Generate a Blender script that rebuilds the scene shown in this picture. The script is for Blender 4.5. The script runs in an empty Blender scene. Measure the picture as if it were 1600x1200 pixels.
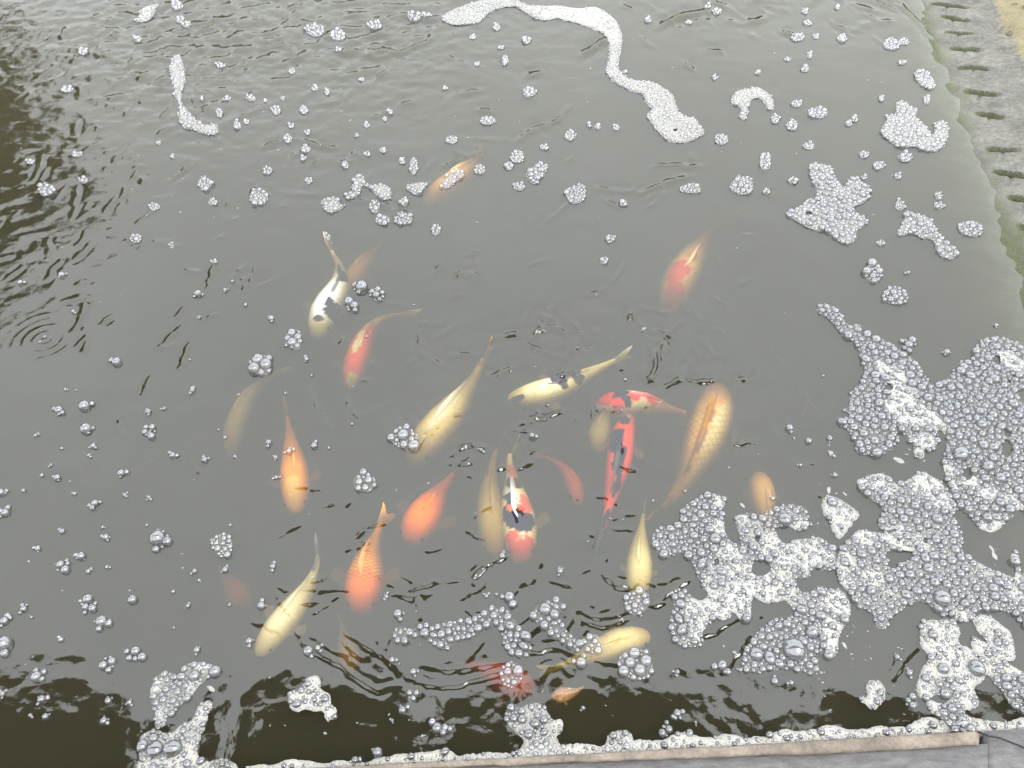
import bpy, math, random
import numpy as np
from mathutils import Vector, noise as mnoise

random.seed(7)
rng = np.random.default_rng(7)
scene = bpy.context.scene
C = scene.collection

# ------------------------------------------------------------------ camera, sky, sun, exposure
CAM_H, PITCH, FPX = 1.9, math.radians(48), 1200.0          # eye height, downward tilt, focal length in 1600-px units
cam_d = bpy.data.cameras.new('camera')
cam_d.sensor_width = 36.0
cam_d.lens = FPX / 1600 * 36
cam_d.clip_start, cam_d.clip_end = 0.05, 400
cam = bpy.data.objects.new('camera', cam_d)
C.objects.link(cam)
cam.location = (0, 0, CAM_H)
cam.rotation_euler = (math.pi / 2 - PITCH, 0, 0)
scene.camera = cam

SUN_EL, SUN_AZ = math.radians(58), math.radians(118)
world = bpy.data.worlds.new('World')
scene.world = world
world.use_nodes = True
wt = world.node_tree
for n in list(wt.nodes):
    wt.nodes.remove(n)
w_out = wt.nodes.new('ShaderNodeOutputWorld')
w_bg = wt.nodes.new('ShaderNodeBackground')
w_sky = wt.nodes.new('ShaderNodeTexSky')
w_sky.sky_type = 'NISHITA'
w_sky.sun_disc = False
w_sky.sun_elevation = SUN_EL
w_sky.sun_rotation = SUN_AZ
w_sky.dust_density = 6.0
w_sky.air_density = 1.5
w_hs = wt.nodes.new('ShaderNodeHueSaturation')            # cloud cover: almost no blue left
w_hs.inputs['Saturation'].default_value = 0.06
w_tc = wt.nodes.new('ShaderNodeTexCoord')
w_no = wt.nodes.new('ShaderNodeTexNoise')
w_no.inputs['Scale'].default_value = 3.0
w_no.inputs['Detail'].default_value = 4.0
w_mr = wt.nodes.new('ShaderNodeMapRange')
w_mr.inputs['From Min'].default_value = 0.3
w_mr.inputs['From Max'].default_value = 0.7
w_mr.inputs['To Min'].default_value = 0.92
w_mr.inputs['To Max'].default_value = 1.08
w_mx = wt.nodes.new('ShaderNodeMix')
w_mx.data_type = 'RGBA'
w_mx.blend_type = 'MULTIPLY'
w_mx.inputs['Factor'].default_value = 1.0
w_fl = wt.nodes.new('ShaderNodeMix')                      # overcast: the cloud deck evens the clear-sky gradient out
w_fl.data_type = 'RGBA'
w_fl.inputs['Factor'].default_value = 0.92
w_fl.inputs['B'].default_value = (13.8, 14.2, 14.9, 1)
w_bg.inputs['Strength'].default_value = 0.125
wt.links.new(w_sky.outputs['Color'], w_hs.inputs['Color'])
wt.links.new(w_hs.outputs['Color'], w_fl.inputs['A'])
wt.links.new(w_tc.outputs['Generated'], w_no.inputs['Vector'])
wt.links.new(w_no.outputs['Fac'], w_mr.inputs['Value'])
wt.links.new(w_fl.outputs['Result'], w_mx.inputs['A'])
wt.links.new(w_mr.outputs['Result'], w_mx.inputs['B'])
wt.links.new(w_mx.outputs['Result'], w_bg.inputs['Color'])
wt.links.new(w_bg.outputs['Background'], w_out.inputs['Surface'])

sun_d = bpy.data.lights.new('sun', 'SUN')
sun_d.energy = 1.5
sun_d.angle = math.radians(30)
sun_d.color = (1.0, 0.97, 0.92)
sun = bpy.data.objects.new('sun', sun_d)
C.objects.link(sun)
sun.rotation_euler = (math.pi / 2 - SUN_EL, 0, math.pi - SUN_AZ)

scene.view_settings.view_transform = 'Standard'
scene.view_settings.look = 'None'
scene.view_settings.exposure = 0.7
scene.view_settings.gamma = 1.0
scene.view_settings.use_curve_mapping = False
scene.render.engine = 'CYCLES'
scene.cycles.use_denoising = True
scene.cycles.max_bounces = 10
scene.cycles.diffuse_bounces = 3
scene.cycles.glossy_bounces = 4
scene.cycles.transmission_bounces = 4
scene.cycles.volume_bounces = 1
scene.cycles.transparent_max_bounces = 32
scene.cycles.caustics_reflective = False
scene.cycles.caustics_refractive = False

# ------------------------------------------------------------------ helpers
SP, CP = math.sin(PITCH), math.cos(PITCH)


def ray(px, py):
    x, u = px - 800.0, 600.0 - py
    return np.array([x, FPX * CP + u * SP, -FPX * SP + u * CP])


def at(px, py, z=0.0):
    """world point that lies at height z under a photo position"""
    d = ray(px, py)
    return np.array([0, 0, CAM_H]) + d * ((z - CAM_H) / d[2])


def to_px(p):
    """photo position of a world point (only used to work out real sizes)"""
    x, y, z = p[0], p[1], p[2] - CAM_H
    f = y * CP - z * SP
    u = y * SP + z * CP
    return 800 + FPX * x / f, 600 - FPX * u / f


def mpp(px, py, z=0.0):
    """metres per photo pixel across the line of sight at that place"""
    p = at(px, py, z)
    return np.linalg.norm(p - np.array([0, 0, CAM_H])) / np.linalg.norm(ray(px, py))


class Hash:
    """vectorised smooth value noise"""
    def __init__(self, seed):
        self.t = np.random.default_rng(seed).random((256, 256))

    def __call__(self, x, y):
        xi, yi = np.floor(x).astype(int), np.floor(y).astype(int)
        fx, fy = x - xi, y - yi
        fx, fy = fx * fx * fx * (fx * (fx * 6 - 15) + 10), fy * fy * fy * (fy * (fy * 6 - 15) + 10)
        t = self.t
        a, b = t[xi & 255, yi & 255], t[(xi + 1) & 255, yi & 255]
        c, d = t[xi & 255, (yi + 1) & 255], t[(xi + 1) & 255, (yi + 1) & 255]
        return (a * (1 - fx) + b * fx) * (1 - fy) + (c * (1 - fx) + d * fx) * fy * 1.0 - 0.5


def link(name, me, mat=None, parent=None, smooth=True):
    o = bpy.data.objects.new(name, me)
    C.objects.link(o)
    if mat is not None and len(me.materials) == 0:
        me.materials.append(mat)
    if smooth and len(me.polygons):
        me.polygons.foreach_set('use_smooth', [True] * len(me.polygons))
    if parent is not None:
        o.parent = parent
    return o


def mesh(name, verts, faces):
    me = bpy.data.meshes.new(name)
    me.from_pydata([tuple(map(float, v)) for v in verts], [], [tuple(map(int, f)) for f in faces])
    me.update()
    return me


def quads_mesh(name, V, Q):
    """fast path: numpy vertices and quads"""
    me = bpy.data.meshes.new(name)
    V = np.asarray(V, dtype=np.float32)
    Q = np.asarray(Q, dtype=np.int32)
    me.vertices.add(len(V))
    me.vertices.foreach_set('co', V.ravel())
    k = Q.shape[1]
    me.loops.add(Q.size)
    me.loops.foreach_set('vertex_index', Q.ravel())
    me.polygons.add(len(Q))
    me.polygons.foreach_set('loop_start', np.arange(0, Q.size, k, dtype=np.int32))
    me.polygons.foreach_set('loop_total', np.full(len(Q), k, dtype=np.int32))
    me.update(calc_edges=True)
    me.validate()
    return me


def tag(o, label=None, cat=None, group=None, kind=None):
    if label: o['label'] = label
    if cat: o['category'] = cat
    if group: o['group'] = group
    if kind: o['kind'] = kind
    return o


def empty(name, loc=(0, 0, 0), rz=0.0):
    o = bpy.data.objects.new(name, None)
    o.empty_display_size = 0.05
    C.objects.link(o)
    o.location = tuple(map(float, loc))
    o.rotation_euler.z = rz
    return o


def float_attr(me, name, vals):
    a = me.attributes.new(name, 'FLOAT', 'POINT')
    a.data.foreach_set('value', np.asarray(vals, dtype=np.float32))


def color_attr(me, name, cols):
    a = me.attributes.new(name, 'FLOAT_COLOR', 'POINT')
    c = np.ones((len(cols), 4), dtype=np.float32)
    c[:, :3] = cols
    a.data.foreach_set('color', c.ravel())


class NT:
    """small node-tree helper"""
    def __init__(self, name):
        self.m = bpy.data.materials.new(name)
        self.m.use_nodes = True
        self.t = self.m.node_tree
        for n in list(self.t.nodes):
            self.t.nodes.remove(n)
        self.out = self.n('ShaderNodeOutputMaterial')

    def n(self, kind, **kw):
        nd = self.t.nodes.new(kind)
        for k, v in kw.items():
            if hasattr(nd, k):
                setattr(nd, k, v)
            else:
                nd.inputs[k].default_value = v
        return nd

    def l(self, a, b):
        self.t.links.new(a, b)

    def noise(self, scale, detail=4, rough=0.55, vec=None):
        nd = self.n('ShaderNodeTexNoise')
        nd.inputs['Scale'].default_value = scale
        nd.inputs['Detail'].default_value = detail
        nd.inputs['Roughness'].default_value = rough
        if vec is None:
            vec = self.n('ShaderNodeTexCoord').outputs['Object']
        self.l(vec, nd.inputs['Vector'])
        return nd.outputs['Fac']

    def ramp(self, fac, stops):
        nd = self.n('ShaderNodeValToRGB')
        e = nd.color_ramp.elements
        while len(e) < len(stops):
            e.new(0.5)
        for i, (p, c) in enumerate(stops):
            e[i].position = p
            e[i].color = (*c, 1) if len(c) == 3 else c
        self.l(fac, nd.inputs['Fac'])
        return nd.outputs['Color']

    def mix(self, fac, a, b, blend='MIX'):
        nd = self.n('ShaderNodeMix')
        nd.data_type = 'RGBA'
        nd.blend_type = blend
        for sock, v in (('Factor', fac), ('A', a), ('B', b)):
            if isinstance(v, (int, float)):
                nd.inputs[sock].default_value = v if sock == 'Factor' else (v, v, v, 1)
            elif isinstance(v, tuple):
                nd.inputs[sock].default_value = (*v, 1)
            else:
                self.l(v, nd.inputs[sock])
        return nd.outputs['Result']

    def math(self, op, a, b=0.0, clamp=False):
        nd = self.n('ShaderNodeMath')
        nd.operation = op
        nd.use_clamp = clamp
        for i, v in enumerate((a, b)):
            if isinstance(v, (int, float)):
                nd.inputs[i].default_value = v
            else:
                self.l(v, nd.inputs[i])
        return nd.outputs[0]

    def attr(self, name):
        nd = self.n('ShaderNodeAttribute')
        nd.attribute_name = name
        return nd

    def bump(self, height, strength=0.3, dist=0.01, normal=None):
        nd = self.n('ShaderNodeBump')
        nd.inputs['Strength'].default_value = strength
        nd.inputs['Distance'].default_value = dist
        self.l(height, nd.inputs['Height'])
        if normal is not None:
            self.l(normal, nd.inputs['Normal'])
        return nd.outputs['Normal']

    def principled(self, color, rough=0.7, normal=None, **kw):
        p = self.n('ShaderNodeBsdfPrincipled')
        if isinstance(color, tuple):
            p.inputs['Base Color'].default_value = (*color, 1)
        else:
            self.l(color, p.inputs['Base Color'])
        if isinstance(rough, (int, float)):
            p.inputs['Roughness'].default_value = rough
        else:
            self.l(rough, p.inputs['Roughness'])
        if normal is not None:
            self.l(normal, p.inputs['Normal'])
        for k, v in kw.items():
            p.inputs[k.replace('_', ' ')].default_value = v
        return p

    def done(self, shader):
        self.l(shader, self.out.inputs['Surface'])
        return self.m


# ------------------------------------------------------------------ materials
def mat_water():
    t = NT('pond_water')
    geo = t.n('ShaderNodeTexCoord').outputs['Object']
    h1 = t.noise(55, 3, 0.5, geo)
    h2 = t.noise(9, 2, 0.5, geo)
    chop = t.attr('chop').outputs['Fac']
    hs = t.math('ADD', t.math('MULTIPLY', h1, t.math('ADD', 0.08, t.math('MULTIPLY', chop, 0.22))), t.math('MULTIPLY', h2, 1.1))
    nrm = t.bump(hs, 1.0, 0.0028)
    fr = t.n('ShaderNodeFresnel')
    fr.inputs['IOR'].default_value = 1.33
    t.l(nrm, fr.inputs['Normal'])
    fac = t.math('ADD', t.math('MULTIPLY', fr.outputs[0], 0.52), 0.064, True)
    gl = t.n('ShaderNodeBsdfGlossy')
    gl.inputs['Roughness'].default_value = 0.03
    gl.inputs['Color'].default_value = (0.98, 1.0, 1.0, 1)
    t.l(nrm, gl.inputs['Normal'])
    tr = t.n('ShaderNodeBsdfTransparent')
    mx = t.n('ShaderNodeMixShader')
    t.l(fac, mx.inputs[0])
    t.l(tr.outputs[0], mx.inputs[1])
    t.l(gl.outputs[0], mx.inputs[2])
    t.l(mx.outputs[0], t.out.inputs['Surface'])
    ab = t.n('ShaderNodeVolumeAbsorption')
    ab.inputs['Color'].default_value = (0.50, 0.42, 0.08, 1)
    ab.inputs['Density'].default_value = 36.0
    sc = t.n('ShaderNodeVolumeScatter')
    sc.inputs['Color'].default_value = (0.95, 1.0, 0.85, 1)
    sc.inputs['Density'].default_value = 7.6
    sc.inputs['Anisotropy'].default_value = 0.3
    ad = t.n('ShaderNodeAddShader')
    t.l(ab.outputs[0], ad.inputs[0])
    t.l(sc.outputs[0], ad.inputs[1])
    t.l(ad.outputs[0], t.out.inputs['Volume'])
    try:
        t.m.cycles.homogeneous_volume = True
    except Exception:
        pass
    return t.m


def mat_bubble():
    t = NT('bubble_film')
    lw = t.n('ShaderNodeLayerWeight')
    lw.inputs['Blend'].default_value = 0.25
    fac = t.math('ADD', t.math('MULTIPLY', lw.outputs['Fresnel'], 0.45), 0.17, True)
    gl = t.n('ShaderNodeBsdfGlossy')
    gl.inputs['Roughness'].default_value = 0.04
    gl.inputs['Color'].default_value = (0.93, 0.95, 1.0, 1)
    tr = t.n('ShaderNodeBsdfTransparent')
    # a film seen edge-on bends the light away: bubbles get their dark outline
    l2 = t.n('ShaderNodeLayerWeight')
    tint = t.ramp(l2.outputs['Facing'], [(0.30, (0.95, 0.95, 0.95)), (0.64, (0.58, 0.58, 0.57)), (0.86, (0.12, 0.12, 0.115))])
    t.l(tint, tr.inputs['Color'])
    mx = t.n('ShaderNodeMixShader')
    t.l(fac, mx.inputs[0])
    t.l(tr.outputs[0], mx.inputs[1])
    t.l(gl.outputs[0], mx.inputs[2])
    df = t.n('ShaderNodeBsdfDiffuse')
    df.inputs['Color'].default_value = (0.8, 0.81, 0.83, 1)
    m2 = t.n('ShaderNodeMixShader')
    m2.inputs[0].default_value = 0.055
    t.l(mx.outputs[0], m2.inputs[1])
    t.l(df.outputs[0], m2.inputs[2])
    return t.done(m2.outputs[0])


def mat_froth():
    t = NT('white_froth')
    geo = t.n('ShaderNodeTexCoord').outputs['Object']
    fr = t.attr('froth').outputs['Fac']
    cell = t.attr('cell').outputs['Fac']                    # bubble size: small cells far from the big rafts
    vo = t.n('ShaderNodeTexVoronoi')
    vo.feature = 'F1'
    t.l(t.math('DIVIDE', 0.21, cell), vo.inputs['Scale'])
    t.l(geo, vo.inputs['Vector'])
    vo2 = t.n('ShaderNodeTexVoronoi')
    t.l(t.math('DIVIDE', 0.38, cell), vo2.inputs['Scale'])
    t.l(geo, vo2.inputs['Vector'])
    big = t.noise(14, 3, 0.6, geo)
    hole = t.math('SUBTRACT', 1.0, t.math('MULTIPLY', t.math('SUBTRACT', vo.outputs['Distance'], 0.18), 6.0, True))
    hole2 = t.math('SUBTRACT', 1.0, t.math('MULTIPLY', t.math('SUBTRACT', vo2.outputs['Distance'], 0.22), 5.0, True))
    rim = t.attr('rim').outputs['Fac']
    holes = t.math('MULTIPLY', t.math('MAXIMUM', hole, t.math('MULTIPLY', hole2, 0.6)), rim)
    dens = t.math('ADD', fr, t.math('MULTIPLY', t.math('SUBTRACT', big, 0.5), 0.45), True)
    # how much of the sheet is opaque white froth
    op = t.math('MULTIPLY', t.math('ADD', 0.14, t.math('MULTIPLY', dens, 0.85)), t.math('SUBTRACT', 1.0, t.math('MULTIPLY', holes, 0.78)), True)
    op = t.math('MULTIPLY', op, t.math('ADD', 0.68, t.math('MULTIPLY', rim, 0.32)))
    tint = t.mix(t.noise(22, 3, 0.6, geo), (0.42, 0.435, 0.455), (0.46, 0.43, 0.335))
    nrm = t.bump(vo.outputs['Distance'], 0.6, 0.004)
    p = t.principled(tint, 0.35, nrm)
    tr = t.n('ShaderNodeBsdfTransparent')
    mx = t.n('ShaderNodeMixShader')
    t.l(op, mx.inputs[0])
    t.l(tr.outputs[0], mx.inputs[1])
    t.l(p.outputs[0], mx.inputs[2])
    return t.done(mx.outputs[0])


def mat_koi():
    t = NT('koi_skin')
    col = t.attr('pattern').outputs['Color']
    net = t.attr('net').outputs['Fac']
    uv = t.n('ShaderNodeUVMap').outputs['UV']
    sx = t.n('ShaderNodeSeparateXYZ')
    t.l(uv, sx.inputs[0])
    u = t.math('MULTIPLY', sx.outputs[0], 23.0)
    v = t.math('MULTIPLY', sx.outputs[1], 13.0)
    a = t.math('ABSOLUTE', t.math('SUBTRACT', t.math('FRACT', t.math('ADD', u, v)), 0.5))
    b = t.math('ABSOLUTE', t.math('SUBTRACT', t.math('FRACT', t.math('SUBTRACT', u, v)), 0.5))
    m = t.math('MAXIMUM', a, b)                              # 0.5 on the scale borders
    line = t.math('MULTIPLY', t.math('SUBTRACT', m, 0.33), 7.0, True)
    dark = t.mix(0.75, col, (0.10, 0.035, 0.01))
    c2 = t.mix(t.math('MULTIPLY', line, net), col, dark)
    c3 = t.mix(0.10, c2, t.mix(t.noise(60, 3), (0.4, 0.4, 0.4), (1, 1, 1)), 'MULTIPLY')
    nrm = t.bump(t.math('SUBTRACT', 0.5, m), 0.25, 0.003)
    p = t.principled(c3, 0.5, nrm, Specular_IOR_Level=0.06)
    return t.done(p.outputs[0])


def mat_fin():
    t = NT('koi_fin')
    col = t.attr('pattern').outputs['Color']
    uv = t.n('ShaderNodeUVMap').outputs['UV']
    wv = t.n('ShaderNodeTexWave')
    wv.bands_direction = 'Y'
    wv.inputs['Scale'].default_value = 9
    wv.inputs['Distortion'].default_value = 0.6
    t.l(uv, wv.inputs['Vector'])
    p = t.principled(t.mix(t.math('MULTIPLY', wv.outputs['Fac'], 0.35), col, (0.5, 0.45, 0.38)), 0.5, None, Specular_IOR_Level=0.06)
    tr = t.n('ShaderNodeBsdfTransparent')
    mx = t.n('ShaderNodeMixShader')
    t.l(t.math('ADD', 0.45, t.math('MULTIPLY', wv.outputs['Fac'], 0.4)), mx.inputs[0])
    t.l(tr.outputs[0], mx.inputs[1])
    t.l(p.outputs[0], mx.inputs[2])
    return t.done(mx.outputs[0])


def mat_bank():
    t = NT('mossy_concrete')
    geo = t.n('ShaderNodeTexCoord').outputs['Object']
    moss_shade = t.attr('moss_shade').outputs['Fac']
    lich = t.attr('lichen').outputs['Fac']
    n1, n2, n3 = t.noise(7, 6, 0.65, geo), t.noise(45, 5, 0.6, geo), t.noise(160, 3, 0.6, geo)
    base = t.ramp(n1, [(0.3, (0.13, 0.13, 0.112)), (0.5, (0.19, 0.187, 0.163)), (0.7, (0.26, 0.25, 0.215))])
    base = t.mix(0.55, base, t.ramp(n2, [(0.35, (0.32, 0.31, 0.28)), (0.65, (1, 1, 1))]), 'MULTIPLY')
    base = t.mix(0.4, base, t.ramp(n3, [(0.35, (0.35, 0.35, 0.33)), (0.6, (1, 1, 1))]), 'MULTIPLY')
    lm = t.math('MULTIPLY', t.math('SUBTRACT', t.math('ADD', lich, t.math('MULTIPLY', t.math('SUBTRACT', n2, 0.5), 1.4)), 0.5), 3.0, True)
    base = t.mix(t.math('MULTIPLY', lm, 0.75), base, t.ramp(n3, [(0.3, (0.15, 0.13, 0.06)), (0.7, (0.30, 0.26, 0.12))]))
    mm = t.math('MULTIPLY', t.math('SUBTRACT', t.math('ADD', moss_shade, t.math('MULTIPLY', t.math('SUBTRACT', n2, 0.5), 0.9)), 0.42), 3.0, True)
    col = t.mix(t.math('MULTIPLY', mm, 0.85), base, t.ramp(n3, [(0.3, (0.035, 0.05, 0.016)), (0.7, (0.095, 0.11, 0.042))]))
    nrm = t.bump(t.math('ADD', n2, t.math('MULTIPLY', n3, 0.5)), 0.7, 0.012)
    return t.done(t.principled(col, 0.8, nrm).outputs[0])


def mat_rough(name, c0, c1, scale=20, rough=0.85, bump=0.5, dist=0.006, stretch=None):
    t = NT(name)
    vec = t.n('ShaderNodeTexCoord').outputs['Object']
    if stretch:
        mp = t.n('ShaderNodeMapping')
        mp.inputs['Scale'].default_value = stretch
        t.l(vec, mp.inputs['Vector'])
        vec = mp.outputs[0]
    a, b = t.noise(scale, 6, 0.65, vec), t.noise(scale * 9, 4, 0.65, vec)
    col = t.ramp(a, [(0.3, c0), (0.7, c1)])
    col = t.mix(0.6, col, t.ramp(b, [(0.3, (0.45, 0.45, 0.45)), (0.7, (1, 1, 1))]), 'MULTIPLY')
    nrm = t.bump(t.math('ADD', a, b), bump, dist)
    return t.done(t.principled(col, rough, nrm).outputs[0])


M_WATER, M_BUBBLE, M_FROTH, M_KOI, M_FIN, M_BANK = mat_water(), mat_bubble(), mat_froth(), mat_koi(), mat_fin(), mat_bank()
M_EYE = NT('koi_eye')
M_EYE = M_EYE.done(M_EYE.principled((0.01, 0.01, 0.012), 0.1).outputs[0])
M_STRIP = mat_rough('sandy_capping', (0.13, 0.112, 0.09), (0.34, 0.285, 0.225), 11, 0.9, 0.8, 0.004)
M_SLATE = mat_rough('grey_slab_stone', (0.13, 0.13, 0.132), (0.26, 0.25, 0.245), 26, 0.8, 0.6, 0.004, (1, 3.2, 1))
M_MUD = mat_rough('pond_mud', (0.03, 0.03, 0.02), (0.06, 0.055, 0.035), 3)
M_GROUND = mat_rough('ground_soil', (0.07, 0.08, 0.04), (0.14, 0.13, 0.08), 1.2)
M_WOOD = mat_rough('dark_timber', (0.03, 0.026, 0.02), (0.06, 0.05, 0.035), 6, 0.8, 0.4, 0.004, (1, 1, 8))
M_FRINGE = mat_rough('blocker_straw', (0.045, 0.038, 0.024), (0.09, 0.075, 0.05), 12)
M_LEAF = mat_rough('tree_leaf', (0.035, 0.045, 0.018), (0.07, 0.085, 0.03), 3, 0.7)
M_BARK = mat_rough('tree_bark', (0.05, 0.04, 0.03), (0.11, 0.09, 0.07), 9, 0.9, 0.8, 0.02, (1, 1, 0.3))
M_CABLE = mat_rough('black_cable', (0.012, 0.012, 0.012), (0.03, 0.03, 0.03), 40, 0.5)

# ------------------------------------------------------------------ fish paths (photo positions, head to tail)
WHITE, CREAM, GOLD = (0.86, 0.84, 0.78), (0.84, 0.70, 0.36), (0.80, 0.56, 0.20)
ORANGE, RED, TAN, BLACK = (0.92, 0.22, 0.005), (0.90, 0.03, 0.012), (0.62, 0.34, 0.10), (0.018, 0.02, 0.032)
DEEPOR = (0.97, 0.20, 0.002)
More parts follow.
